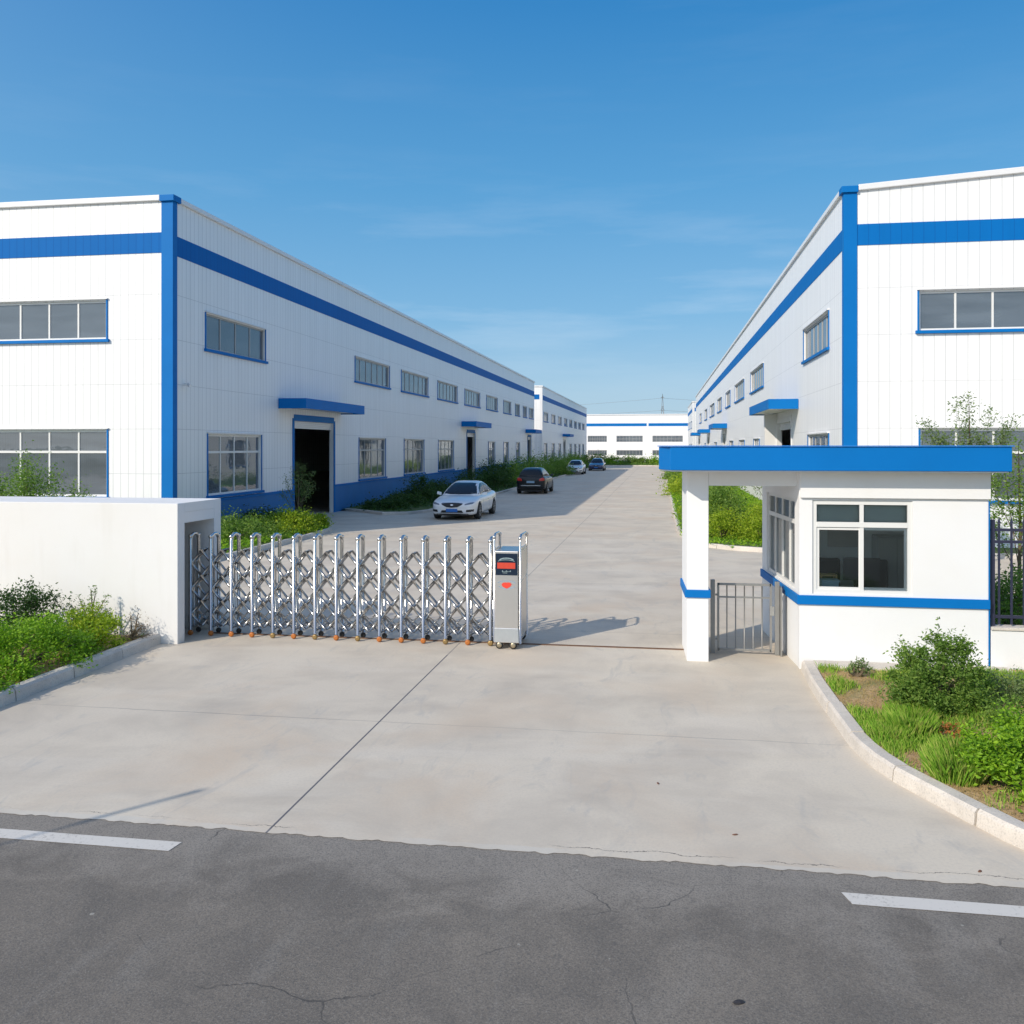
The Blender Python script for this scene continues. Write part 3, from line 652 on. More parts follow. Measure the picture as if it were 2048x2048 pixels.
# power pylon and its lines far behind
PX, PY = 2.0, 450.0
PX = PY * 0.0
def pylon(label, cx, cy, h, name='power_pylon'):
    t = thing(name, label, 'pylon', (cx, cy, 0), None)
    m = MB(); b, w = 1.9, .35
    for sx in (-1, 1):
        for sy in (-1, 1): m.tube([(cx + sx * b, cy + sy * b, 0), (cx + sx * w, cy + sy * w, h * .8), (cx, cy, h)], [.16, .12, .08], 5)
    n = 12
    for i in range(n):
        z0, z1 = h * .8 * i / n, h * .8 * (i + 1) / n; a, c = b + (w - b) * i / n, b + (w - b) * (i + 1) / n
        for sy in (-1, 1):
            m.tube([(cx - a, cy + sy * a, z0), (cx + c, cy + sy * c, z1)], .06, 4); m.tube([(cx + a, cy + sy * a, z0), (cx - c, cy + sy * c, z1)], .06, 4)
            m.tube([(cx + sy * a, cy - a, z0), (cx + sy * c, cy + c, z1)], .06, 4); m.tube([(cx + sy * a, cy + a, z0), (cx + sy * c, cy - c, z1)], .06, 4)
    m.build('mast', M['pylon'], t)
    for z in (h * .93, h * .72):
        m = MB(); m.tube([(cx - .9, cy, z), (cx + .9, cy, z)], .12, 5); m.tube([(cx - .9, cy, z), (cx, cy, z + .8)], .07, 5); m.tube([(cx + .9, cy, z), (cx, cy, z + .8)], .07, 5); m.build('cross_arm', M['pylon'], t)
    return t
# along the ray to x=1250 of the 1932-wide picture
PD = 450; _xc = (1250 - 966) / 1712; PX = (_xc * .9869 - .1614) * PD; PY = (_xc * .1614 + .9869) * PD
PH = 2.9 + 99 / 1712 * PD
pylon('distant lattice power pylon rising behind the far warehouse roof', PX, PY, PH)
for i, (z, dz) in enumerate(((PH * .93, -4.5), (PH * .72, -3.2))):
    m = MB()
    for sgn in (-1, 1):
        pts = [(PX + sgn * (.9 + 150 * k / 16), PY + sgn * 0 + 20 * k / 16, z + dz * 1.6 * (1 - (1 - k / 16) ** 2) * .8 - .2) for k in range(17)]
        m.tube(pts, .045, 4)
    tag(m.build('power_line', M['pylon']), 'upper thin power line strung from the pylon arms' if i == 0 else 'lower thin power line strung from the pylon body', 'cable')

# ------------------------------------------------------------------ white gate housing wall
t = thing('gate_housing', 'low white rendered concrete housing that the folding gate slides into', 'wall', (-10, 12.9, 0))
hx, y0, y1, zt = -6.98, 12.33, 13.66, 2.06
m = MB(); m.box(-22, hx, y0, y0 + .2, -.02, zt); m.build('front_wall', M['render'], t, bevel=.008)
m = MB(); m.box(-22, hx - .001, y1 - .22, y1, -.02, zt); m.build('rear_wall', M['render'], t, bevel=.008)
m = MB(); m.box(-22, hx - .0005, y0 + .1985, y1 - .2185, zt - .14, zt - .001); m.build('top_slab', M['render'], t)
m = MB(); m.box(hx - .20, hx - .004, y0 + .202, y1 - .222, zt - .30, zt - .142); m.build('lintel', M['render'], t)
# ------------------------------------------------------------------ folding gate
GY0, GY1 = 12.95, 13.20
gt = thing('retractable_gate', 'stainless steel folding gate of scissor bars on small wheels, half open', 'gate', (-4.6, 13.1, 0))
posts = [-6.785 + .3345 * i for i in range(14)]
posts = [-7.12] + posts
for k, px in enumerate(posts):
    m = MB(); r = .027
    zt = 1.50
    arch = [(px, GY0, .09), (px, GY0, zt - .03), (px, GY0 + .03, zt + .03), (px, GY0 + .09, zt + .055), (px, GY1 - .09, zt + .055), (px, GY1 - .03, zt + .03), (px, GY1, zt - .03), (px, GY1, .09)]
    m.tube(arch, r, 10); m.sphere((px, GY0 - .002, zt + .022), .034, sc=(1, 1, 1)); m.sphere((px, GY1, zt + .022), .033)
    m.tube([(px + .0, GY0 + .11, .12), (px, GY0 + .11, 1.18)], .011, 8); m.tube([(px, GY0, .13), (px, GY1, .13)], .012, 6)
    p = m.build('post', M['steel'], gt)
    for j, yy in enumerate((GY0, GY1)):
        w = MB(); w.lathe([(.02, -.022), (.038, -.016), (.042, 0), (.038, .016), (.02, .022)], (px, yy, .042), 'y', 16)
        mat = 'rubber' if j else ('brass' if k in (4, 6, 8, 12, 14) else 'orange')
        w.build('wheel', M[mat], p)
def seg(m, a, b, y, r): m.tube([(a[0], y, a[1]), (b[0], y, b[1])], r, 8)
lv_p = [1.12, .73, .34]; lv_m = [1.315, .925, .535, .15]
for k in range(len(posts) - 1):
    a, b = posts[k], posts[k + 1]; c = (a + b) / 2; m = MB()
    for y, r in ((GY0 + .015, .0215), (GY0 + .06, .0195), (GY1 - .06, .018), (GY1 - .015, .018)):
        st = y in (GY0 + .06, GY1 - .06)
        for i, zp in enumerate(lv_p):
            up, dn = lv_m[i], lv_m[i + 1]
            if not st:      # falling bars
                seg(m, (a, zp), (c, dn), y, r); seg(m, (c, up), (b, zp), y, r)
            else:           # rising bars behind them
                seg(m, (a, zp), (c, up), y, r); seg(m, (c, dn), (b, zp), y, r)
    for i, z in enumerate(lv_m): m.tube([(c, GY0 + .012, z), (c, GY1 - .012, z)], .009, 6)
    for z in lv_p: m.tube([(a, GY0, z), (a, GY0 + .06, z)], .014, 6)
    # low braces joining the front and the rear row
    m.tube([(a, GY0, .13), (c, (GY0 + GY1) / 2, .20), (b, GY1, .13)], .008, 6); m.tube([(b, GY0, .13), (c, (GY0 + GY1) / 2, .24), (a, GY1, .13)], .008, 6)
    m.tube([(a, GY0 + .11, .42), (b, GY0 + .2, .12)], .010, 6); m.tube([(a, GY1 - .1, .15), (b, GY1 - .12, .48)], .010, 6)
    # flat linking plates
    m.build('scissor_panel', M['steeldark'], gt)
# drive unit
bx0, bx1, by0, by1 = -2.345, -2.0, 12.80, 13.46
m = MB(); m.prism([(bx0, by0), (bx1, by0), (bx1, by1), (bx0, by1)], .24, 1.40); du = m.build('drive_unit', M['steelbrush'], gt, bevel=.012)
m = MB(); m.hexa([(bx0 - .012, by0 - .025, .09), (bx1 + .012, by0 - .025, .09), (bx1 + .012, by1 + .02, .09), (bx0 - .012, by1 + .02, .09), (bx0 - .002, by0 - .006, .30), (bx1 + .002, by0 - .006, .30), (bx1 + .002, by1 + .004, .30), (bx0 - .002, by1 + .004, .30)]); m.build('skirt', M['steel'], du, bevel=.01)
m = MB(); m.box(bx0 + .012, bx1 - .012, by0 - .009, by0 - .001, 1.055, 1.365)
scr = NM('display_panel'); scr.b.inputs['Base Color'].default_value = (.008, .02, .04, 1); scr.b.inputs['Roughness'].default_value = .12
sc_o = m.build('display', scr.m, du, bevel=.003)
led = NM('red_led'); x_, y_, z_ = led.sep(led.pos()); gx = led.math('FRACT', led.math('MULTIPLY', x_, 55)); gz = led.math('FRACT', led.math('MULTIPLY', z_, 80))
led.b.inputs['Base Color'].default_value = (.42, .035, .015, 1); led.b.inputs['Emission Color'].default_value = (.9, .08, .03, 1)
led.link(led.math('ADD', .0, led.math('MULTIPLY', led.math('MULTIPLY', led.math('GREATER_THAN', gx, .3), led.math('GREATER_THAN', gz, .3)), .35)), led.b.inputs['Emission Strength'])
m = MB(); m.box(-2.305, -2.045, by0 - .013, by0 - .010, 1.150, 1.235); m.build('led_line', led.m, sc_o)
def arc(mb, cx, cz, rx, rz, t0, t1, w, y, n=12):
    P = [(cx + rx * math.cos(R(t0 + (t1 - t0) * i / n)), cz + rz * math.sin(R(t0 + (t1 - t0) * i / n))) for i in range(n + 1)]
    Q = [(cx + (rx - w) * math.cos(R(t0 + (t1 - t0) * i / n)), cz + (rz - w * .6) * math.sin(R(t0 + (t1 - t0) * i / n))) for i in range(n + 1)]
    for i in range(n): mb.face([(P[i][0], y, P[i][1]), (P[i + 1][0], y, P[i + 1][1]), (Q[i + 1][0], y, Q[i + 1][1]), (Q[i][0], y, Q[i][1])])
m = MB(); arc(m, -2.172, 1.262, .115, .045, 20, 160, .02, by0 - .0115); arc(m, -2.175, 1.25, .125, .03, 10, 170, .012, by0 - .0125)
for i in range(7): m.box(-2.235 + i * .019, -2.235 + i * .019 + .011, by0 - .0125, by0 - .0112, 1.105, 1.112 + .012 * ((i * 5) % 3 == 0)); 
for i in range(4): m.box(-2.225 + i * .017, -2.225 + i * .017 + .011, by0 - .0125, by0 - .0112, 1.085, 1.093)
m.build('panel_marks', simple('pale_marks', (.30, .40, .42), .5), sc_o)
m = MB(); pts = [(-.085, .01), (-.06, .032), (-.02, .036), (0, .034), (.03, .038), (.065, .032), (.088, .008), (.06, -.025), (.02, -.045), (0, -.05), (-.03, -.042), (-.07, -.02)]
m.prism([(-2.172 + a * .85, b) for a, b in pts][::-1], 0, .004); emb = MB(); emb.v = [(x, by0 - .0015 - z, .915 + y) for x, y, z in m.v]; emb.f = m.f; emb.mi = m.mi; emb.sm = m.sm
emb.build('emblem', simple('red_emblem', (.75, .06, .035), .35), du)
m = MB(); arc(m, -2.17, .93, .14, .05, 15, 165, .02, by0 - .0025); arc(m, -2.17, .915, .13, .06, 200, 340, .02, by0 - .0025); m.build('emblem_ring', simple('blue_grey_mark', (.28, .36, .44), .35), du)
for xx_ in (bx0 + .07, bx1 - .075):
    w = MB(); w.lathe([(.03, -.02), (.052, -.018), (.056, -.008), (.056, .008), (.052, .018), (.03, .02)], (xx_, by0 + .0, .057), 'y', 20); wo_ = w.build('wheel', M['rubber'], du)
    w = MB(); w.lathe([(.012, -.026), (.034, -.024), (.038, -.0205)], (xx_, by0, .057), 'y', 14)
    w.build('hub', simple('dull_hub', (.42, .36, .25), .35, .8, vary=.4, vscale=80), wo_)
for xx_ in (bx1 - .05, bx0 + .07):
    w = MB(); w.lathe([(.03, -.02), (.056, -.016), (.056, .016), (.03, .02)], (xx_, by1 + .03, .057), 'y', 20); w.build('wheel', M['rubber'], du)
for i, (px, ya, yb, zt) in enumerate(((bx1 + .024, by0 + .01, by1 - .02, 1.575), (bx0 - .030, by0 + .13, by1 - .06, 1.575))):
    m = MB(); arch = [(px, ya, .08), (px, ya, zt - .04), (px, ya + .03, zt + .02), (px, ya + .09, zt + .045), (px, yb - .09, zt + .045), (px, yb - .03, zt + .02), (px, yb, zt - .04), (px, yb, .08)]
    m.tube(arch, .019, 10); m.sphere((px, ya, zt + .01), .030); m.sphere((px, yb, zt + .01), .03); m.tube([(px, ya, 1.40), (px, yb, 1.40)], .012, 8); m.tube([(px, ya, .95), (px, yb, 1.0)], .01, 8)
    m.build('guard_tube', M['steel'], du)
m = MB(); m.box(bx1 + .016, bx1 + .030, by0 + .035, by1 - .045, .16, 1.44); m.build('side_panel', M['steelbrush'], du)
# floor rail of the gate
m = MB(); m.box(-6.9, .36, 13.13, 13.165, .0, .014); tag(m.build('gate_rail', simple('rusty_rail', (.16, .09, .055), .7, .4, vary=.4, vscale=10)), 'rusty thin steel floor rail running from gate to guard house column', 'rail')

# ------------------------------------------------------------------ guard house
gh = thing('guard_house', 'white guard house with flat blue roof, blue stripe and wide windows', 'guard house', (2.9, 13.5, 0))
A = (1.785, 12.27); B = (1.59, 14.8); C = (4.07, 14.8); D = (4.07, 12.27)
TOP = 2.57
mats = [M['render2'], M['inwall'], M['render2']]
m = MB(); wall(m, A, D, .0, TOP, [(.165, 1.395, .985, 2.20)], .16); m.build('front_wall', mats, gh)
m = MB(); Lw = math.dist(A, B); wall(m, (B[0], B[1] - .002), (A[0] - .0, A[1] + .162), .0, TOP, [(.35, Lw - .32, .985, 2.20)], .14); m.build('side_wall', mats, gh)
m = MB(); wall(m, (C[0], C[1] - .001), (B[0] + .15, B[1] - .001), .0, TOP, [], .14); m.build('rear_wall', mats, gh)
m = MB(); m.box(3.93, 4.068, 12.435, 14.65, 0, TOP); m.build('right_wall', [M['inwall']], gh)
m = MB(); m.box(4.069, 4.085, 12.272, 14.79, 0, TOP); m.build('right_cladding', [M['render2']], gh)
# floor
m = MB(); m.prism([(1.94, 12.44), (3.92, 12.44), (3.92, 14.65), (1.76, 14.65)], .005, .10); m.build('floor', simple('tile_floor', (.5, .48, .44), .5), gh)
# frieze below the eaves
m = MB(); m.prism([(1.795, 12.225), (4.10, 12.225), (4.10, 12.268), (1.795, 12.268)], 2.232, TOP - .002); m.build('frieze', M['render2'], gh, bevel=.004)
# windows
wnd = window(gh, (1.95, 12.27), (3.18, 12.27), .985, 2.20, 2, transom=1.885, glass='clear', surround=None, inset=.02, fw=.055, colfr=[.5])
# sliding sashes in the lower lights
m = MB()
for (a, b, yo) in ((2.005, 2.565, 12.302), (2.555, 3.125, 12.322)):
    z0, z1 = 1.04, 1.845
    m.box(a, a + .035, yo, yo + .02, z0, z1); m.box(b - .035, b, yo, yo + .02, z0, z1); m.box(a + .035, b - .035, yo, yo + .02, z0, z0 + .035); m.box(a + .035, b - .035, yo, yo + .02, z1 - .03, z1)
m.build('sliding_sash', M['frame'], wnd)
d_ = Vector((B[0] - A[0], B[1] - A[1])) / Lw
pa = lambda u: (A[0] + d_.x * u, A[1] + .16 + d_.y * (u - .16))
dwall = (Vector((A[0], A[1] + .162)) - Vector((B[0], B[1] - .002))); lw2 = dwall.length; dwall /= lw2
s0 = Vector((B[0], B[1] - .002)) + dwall * .35; s1 = Vector((B[0], B[1] - .002)) + dwall * (Lw - .32)
window(gh, tuple(s0), tuple(s1), .985, 2.20, 4, transom=1.885, glass='clear', surround=None, inset=.03, fw=.05)
m = MB(); m.box(1.98, 3.15, 12.385, 12.392, 1.90, 2.19); m.build('reflection_sheet', simple('grey_green_sheet', (.30, .36, .34), .8, vary=.2, vscale=1.5), wnd)  # pale sheet added behind the upper panes to stand in for reflections
# blue waist stripe
def offp(p, dx, dy): return (p[0] + dx, p[1] + dy)
m = MB(); e = .028
m.prism([(1.785 - e, 12.27 - e), (4.07 + .03, 12.27 - e), (4.07 + .03, 12.269), (1.785, 12.269)], .845, .965)
m.prism([(1.785 - e, 12.27 - e), (1.785 - .001, 12.27), (1.59 - .001, 14.8), (1.59 - e, 14.83)], .845, .965)
m.build('waist_band', M['blue'], gh, bevel=.004)
m = MB(); m.box(4.087, 4.10, 12.262, 12.30, .0, 2.2); m.build('corner_pipe', M['blue'], gh)
# roof slab
rp = [(.13, 11.92), (4.24, 11.92), (4.24, 15.2), (-.02, 15.2), (-.02, 12.35)]
m = MB(); m.prism(rp, 2.59, 2.895); rf = m.build('roof', M['blue'], gh, bevel=.006)
m = MB(); m.prism([(.16, 11.95), (4.21, 11.95), (4.21, 15.17), (.01, 15.17), (.01, 12.36)], 2.5725, 2.588); m.build('soffit', M['render2'], rf)
m = MB(); m.prism([(.09, 11.90), (4.26, 11.90), (4.26, 15.22), (-.04, 15.22), (-.04, 12.34)], 2.897, 2.91); m.build('roof_edge', simple('roof_edge_strip', (.02, .20, .6), .4), rf)
# column and beam
cp = [(.354, 12.48), (.641, 12.48), (.61, 13.53), (.314, 13.53)]
m = MB(); m.prism(cp, -.01, TOP); co = m.build('column', M['render2'], gh, bevel=.008)
m = MB(); m.prism([(.328, 12.455), (.667, 12.455), (.637, 13.556), (.287, 13.556)], .86, .965); m.build('column_band', M['blue'], co, bevel=.004)
m = MB(); m.prism([(.642, 12.49), (1.782, 12.49), (1.75, 12.80), (.635, 12.80)], 2.37, TOP); m.build('beam', M['render2'], gh)

# furniture inside
t = thing('desk', 'wooden desk standing inside the guard house window', 'desk', (3.0, 13.2, .1))
m = MB(); m.box(2.15, 3.55, 12.75, 13.35, .80, .84); m.build('desk_top', M['wood'], t, bevel=.004)
for xx_ in (2.19, 3.47):
    m = MB(); m.box(xx_, xx_ + .04, 12.8, 13.3, .10, .798); m.build('leg', M['wood'], t)
t = thing('computer_monitor', 'dark computer monitor on the desk behind the guard house window', 'monitor', (2.75, 13.15, .84))
m = MB(); m.box(2.50, 2.98, 13.12, 13.16, 1.05, 1.36); m.build('screen', M['black'], t, bevel=.006)
m = MB(); m.box(2.71, 2.77, 13.165, 13.185, .86, 1.2); m.box(2.62, 2.86, 13.08, 13.26, .842, .858); m.build('stand', M['black'], t)
def office_chair(x, y, rot, label):
    t = thing('office_chair', label, 'chair', (x, y, .1), 'chairs in the guard house')
    m = MB(); m.box(x - .24, x + .24, y - .24, y + .24, .52, .60); m.build('seat', M['black'], t, bevel=.03)
    m = MB(); m.box(x - .24, x + .24, y + .22, y + .29, .72, 1.24); m.build('backrest', M['black'], t, bevel=.035)
    m = MB(); m.tube([(x, y, .16), (x, y, .52)], .025, 8); m.tube([(x, y + .2, .56), (x, y + .28, .8)], .02, 8)
    for i in range(5): m.tube([(x, y, .17), (x + .27 * math.cos(i * 1.257), y + .27 * math.sin(i * 1.257), .125)], .016, 6)
    m.build('base', M['black'], t)
office_chair(3.05, 13.75, 0, 'black office chair beside the right edge of the guard house window')
office_chair(2.40, 13.85, 0, 'black office chair seen through the left pane of the guard house')
t = thing('storage_box', 'pale blue plastic box on the desk inside the guard house', 'box', (2.2, 12.9, .84))
m = MB(); m.hexa([(2.17, 12.80, .842), (2.36, 12.80, .842), (2.36, 12.95, .842), (2.17, 12.95, .842), (2.15, 12.78, 1.07), (2.38, 12.78, 1.07), (2.38, 12.97, 1.07), (2.15, 12.97, 1.07)]); m.build('bin', M['paleblue'], t, bevel=.01)
m = MB(); m.box(2.14, 2.39, 12.77, 12.98, 1.072, 1.09); m.build('lid', M['paleblue'], t, bevel=.004)
t = thing('document_tray', 'small wooden tray behind the pale blue box in the guard house', 'tray', (2.2, 13.1, .84))
m = MB(); m.box(2.18, 2.40, 13.03, 13.22, 1.11, 1.13); m.build('shelf', M['wood'], t)
m = MB(); m.box(2.18, 2.20, 13.03, 13.22, .842, 1.108); m.box(2.38, 2.40, 13.03, 13.22, .842, 1.108); m.build('side_panel', M['wood'], t)
m = MB(); m.box(2.02, 2.14, 14.55, 14.64, 1.55, 1.8); tag(m.build('wall_speaker', M['black'], bevel=.01), 'small dark box mounted on the guard house back wall', 'speaker')

t = thing('filing_cabinet', 'grey steel cabinet at the back of the guard house room', 'cabinet', (3.45, 14.4, .1))
m = MB(); m.box(3.2, 3.75, 14.25, 14.64, .102, 1.55); m.build('body', simple('cabinet_grey', (.34, .38, .37), .5), t, bevel=.008)
m = MB(); m.box(3.21, 3.47, 14.235, 14.249, .15, 1.53); m.box(3.48, 3.74, 14.235, 14.249, .15, 1.53); m.build('door', simple('cabinet_door', (.40, .44, .42), .5), t)
tag((lambda m: (m.box(2.55, 3.0, 14.625, 14.645, 1.35, 1.8), m.build('notice_board', simple('board_paper', (.55, .55, .5), .7), at=(2.75, 14.64, 1.5)))[1])(MB()), 'pale notice board on the guard house back wall', 'notice board')

# ------------------------------------------------------------------ pedestrian gate
pg = thing('pedestrian_gate', 'low grey steel bar gate between white column and guard house', 'gate', (1.1, 13.03, 0))
gy = 13.03
leaf = MB(); x0, x1 = .80, 1.515
leaf.bar((x0, gy, .97), (x1, gy, .97), .03, .03); leaf.bar((x0, gy, .79), (x1, gy, .79), .022, .022); leaf.bar((x0, gy, .06), (x1, gy, .06), .03, .03)
leaf.bar((x0, gy, .03), (x0, gy, .985), .03, .03); leaf.bar((x1, gy, .03), (x1, gy, .985), .03, .03)
lf = leaf.build('leaf', M['greypost'], pg)
for i in range(5):
    xx_ = x0 + (x1 - x0) * (i + 1) / 6; m = MB(); m.tube([(xx_, gy, .07), (xx_, gy, .965)], .009, 8); m.build('bar', M['greypost'], lf)
for xx_, zz_ in ((.725, 1.03), (1.60, 1.02)):
    m = MB(); m.box(xx_ - .03, xx_ + .03, gy - .03, gy + .03, 0, zz_); m.build('post', M['greypost'], pg, bevel=.005)
m = MB(); m.box(1.60 + .035, 1.655, gy - .1, gy + .12, 0, .95); m.build('stop_plate', M['greypost'], pg)
for zz_ in (.2, .82):
    m = MB(); m.tube([(.76, gy, zz_), (.80, gy, zz_)], .014, 8); m.build('hinge', M['greypost'], pg)
m = MB(); m.box(1.50, 1.56, gy - .025, gy + .02, .55, .68); m.build('lock', M['steelbrush'], lf)

# ------------------------------------------------------------------ fence right of the guard house
fe = thing('boundary_wall', 'low white wall running right from the guard house, under the dark railings', 'wall', (7, 12.35, 0))
m = MB(); m.box(4.115, 12, 12.27, 12.45, -.02, .58); m.build('wall_body', M['render2'], fe, bevel=.008)
m = MB(); m.box(4.115, 12, 12.25, 12.47, .582, .62); m.build('coping', M['kerb'], fe, bevel=.006)
fr = thing('railing', 'dark spear topped steel railing on the low white wall', 'fence', (7, 12.36, .62))
for z_ in (.74, 1.69, 1.84):
    m = MB(); m.box(4.13, 12, 12.345, 12.375, z_ - .018, z_ + .018); m.build('rail', M['fence'], fr)
i = 0; xx_ = 4.24
while xx_ < 9.0:
    m = MB(); m.box(xx_ - .011, xx_ + .011, 12.346 + .002, 12.374 - .002, .64, 1.92); v = [(xx_ - .02, 12.35, 1.922), (xx_ + .02, 12.35, 1.922), (xx_ + .02, 12.37, 1.922), (xx_ - .02, 12.37, 1.922)]
    i0 = len(m.v); m.v += v + [(xx_, 12.36, 2.01)]
    for q in range(4): m.f.append((i0 + q, i0 + (q + 1) % 4, i0 + 4)); m.mi.append(0); m.sm.append(False)
    m.build('picket', M['fence'], fr); xx_ += .147
m = MB(); m.box(4.135, 4.185, 12.335, 12.385, .622, 1.97); m.build('post', M['fence'], fr)

# ------------------------------------------------------------------ cars
def eval_obj(o):
    dg = bpy.context.evaluated_depsgraph_get(); dg.update(); e = o.evaluated_get(dg); me = bpy.data.meshes.new_from_object(e); o.modifiers.clear(); o.data = me; return me
def make_car(label, loc, heading, paint, kind, parts=True, group='cars parked along the yard road'):
    """local +x is the front"""
    root = thing('car', label, 'car', (0, 0, 0), group)
    if kind == 'sedan':
        st = [(2.42, .34, .58, .60), (2.36, .24, .66, .74), (2.2, .19, .73, .84), (1.9, .18, .80, .90), (1.4, .18, .87, .925), (.95, .18, .93, .93), (0, .18, .93, .935), (-1.0, .18, .95, .93), (-1.7, .19, .99, .92), (-2.15, .22, 1.0, .88), (-2.36, .30, .95, .78), (-2.42, .42, .88, .68)]
        gh_ = [(1.12, .90), (.75, 1.10), (.38, 1.28), (.05, 1.395), (-.35, 1.455), (-.8, 1.445), (-1.2, 1.36), (-1.6, 1.18), (-1.98, .98)]
        wx, wr_, base = (1.42, -1.42), .335, .86
    else:
        st = [(2.34, .36, .70, .66), (2.26, .26, .82, .80), (2.0, .23, .93, .88), (1.4, .22, 1.0, .93), (.9, .22, 1.03, .94), (0, .22, 1.04, .945), (-1.0, .22, 1.06, .94), (-1.8, .24, 1.08, .925), (-2.15, .28, 1.07, .88), (-2.30, .36, 1.02, .82)]
        gh_ = [(1.15, .98), (.75, 1.22), (.35, 1.42), (0, 1.53), (-.5, 1.59), (-1.2, 1.585), (-1.75, 1.53), (-1.98, 1.38), (-2.18, 1.10)]
        wx, wr_, base = (1.38, -1.38), .355, .98
    bm = bmesh.new()
    def loft(secs):
        rings = []
        for sec in secs:
            full = sec + [(x, -y, z) for (x, y, z) in reversed(sec) if y > 1e-5]
            rings.append([bm.verts.new(p) for p in full])
        n = len(rings[0])
        for a, b in zip(rings, rings[1:]):
            for i in range(n):
                j = (i + 1) % n
                try: bm.faces.new((a[i], a[j], b[j], b[i]))
                except ValueError: pass
        bm.faces.new(rings[0][::-1]); bm.faces.new(rings[-1])
    secs = []
    for (x, zb, zt, w) in st:
        h = zt - zb
        secs.append([(x, 0, zt + .025), (x, w * .55, zt + .02), (x, w * .84, zt - .01), (x, w * .97, zt - .10 * h), (x, w, zt - .38 * h), (x, w * .985, zb + .30 * h), (x, w * .96, zb + .1 * h), (x, w * .86, zb), (x, 0, zb)])
    loft(secs)
    for f in bm.faces: f.smooth = True
    me = bpy.data.meshes.new('body'); bm.to_mesh(me); bm.free()
    lo = bpy.data.objects.new('tmp_lower', me); COL.objects.link(lo)
    md = lo.modifiers.new('s', 'SUBSURF'); md.levels = 2; md.render_levels = 2
    eval_obj(lo)
    # wheel arches
    if parts:
        for wxx in wx:
            for sy in (-1, 1):
                c = MB(); c.lathe([(wr_ + .045, -.26), (wr_ + .045, .26)], (wxx, sy * .93, wr_), 'y', 32); cu = c.build('tmp_cut', M['black'])
                b = lo.modifiers.new('b', 'BOOLEAN'); b.object = cu; b.operation = 'DIFFERENCE'; b.solver = 'EXACT'
                eval_obj(lo); bpy.data.objects.remove(cu)
    bm = bmesh.new()
    wz = lambda z: .845 - (z - base) * .47
    secs = []
    for (x, z) in gh_:
        wt = wz(z)
        secs.append([(x, 0, z + .02), (x, wt * .5, z + .016), (x, wt * .86, z - .002), (x, wt, z - .05), (x, wz(base - .1) if z > base + .05 else wt * 1.0, base - .12), (x, 0, base - .12)])
    loft(secs)
    for f in bm.faces: f.smooth = True
    me2 = bpy.data.meshes.new('gh'); bm.to_mesh(me2); bm.free()
    up = bpy.data.objects.new('tmp_upper', me2); COL.objects.link(up); md = up.modifiers.new('s', 'SUBSURF'); md.levels = 1; md.render_levels = 1; eval_obj(up)
    bm = bmesh.new(); bm.from_mesh(lo.data); bm.from_mesh(up.data)
    for f in bm.faces: f.smooth = True; f.material_index = 0
    bmesh.ops.recalc_face_normals(bm, faces=bm.faces)
    bme = bpy.data.meshes.new('body'); bm.to_mesh(bme); bvh = BVHTree.FromBMesh(bm); bm.free()
    bme.materials.append(paint)
    body = bpy.data.objects.new('body', bme); COL.objects.link(body); body.parent = root
    body.modifiers.new('es', 'EDGE_SPLIT').split_angle = R(50)
    bpy.data.objects.remove(lo); bpy.data.objects.remove(up)
    def decal(name, poly, axis, sgn, mat, off=.006, parent=None, smooth=True, rings=5, k=4):
        """poly in (y,z) for axis x, (x,z) for axis y; draped on the body"""
        pts = []
        for i in range(len(poly)):
            a, b = poly[i], poly[(i + 1) % len(poly)]
            for j in range(k): pts.append((a[0] + (b[0] - a[0]) * j / k, a[1] + (b[1] - a[1]) * j / k))
        cx = sum(p[0] for p in pts) / len(pts); cz = sum(p[1] for p in pts) / len(pts)
        mb = MB(); allr = []
        def proj(a, z):
            o = Vector((sgn * 5, a, z)) if axis == 'x' else Vector((a, sgn * 5, z)); d = Vector((-sgn, 0, 0)) if axis == 'x' else Vector((0, -sgn, 0))
            h = bvh.ray_cast(o, d)
            if h[0] is None: return None
            return h[0] - d * off
        for r in range(rings + 1):
            q = r / rings; ring = [proj(cx + (p[0] - cx) * q, cz + (p[1] - cz) * q) for p in pts]
            allr.append(ring)
        for r in range(rings):
            for i in range(len(pts)):
                j = (i + 1) % len(pts); qd = [allr[r][i], allr[r][j], allr[r + 1][j], allr[r + 1][i]]
                if any(q is None for q in qd): continue
                if max((a - b).length for a in qd for b in qd) > .6: continue
                mb.face(qd, 0, smooth)
        return mb.build(name, mat, parent or root)
    G = M['carglass']; roofz = max(z for x, z in gh_)
    # glazing
    if kind == 'sedan':
        decal('windscreen', [(-.74, .955), (.74, .955), (.58, 1.37), (.3, 1.395), (-.3, 1.395), (-.58, 1.37)], 'x', 1, G, .014, rings=10)
        decal('rear_window', [(-.66, 1.05), (.66, 1.05), (.54, 1.34), (-.54, 1.34)], 'x', -1, G)
        side = [[(.80, .965), (.42, 1.20), (.02, 1.345), (-.30, 1.385), (-.30, .965)], [(-.36, .965), (-.36, 1.385), (-.8, 1.375), (-1.15, 1.29), (-1.20, .975)], [(-1.26, .98), (-1.22, 1.25), (-1.55, 1.07), (-1.55, 1.0)]]
    else:
        decal('windscreen', [(-.74, 1.10), (.74, 1.10), (.6, 1.50), (-.6, 1.50)], 'x', 1, G, .014, rings=10)
        decal('rear_window', [(-.70, 1.15), (.70, 1.15), (.60, 1.50), (-.60, 1.50)], 'x', -1, G, .014, rings=10)
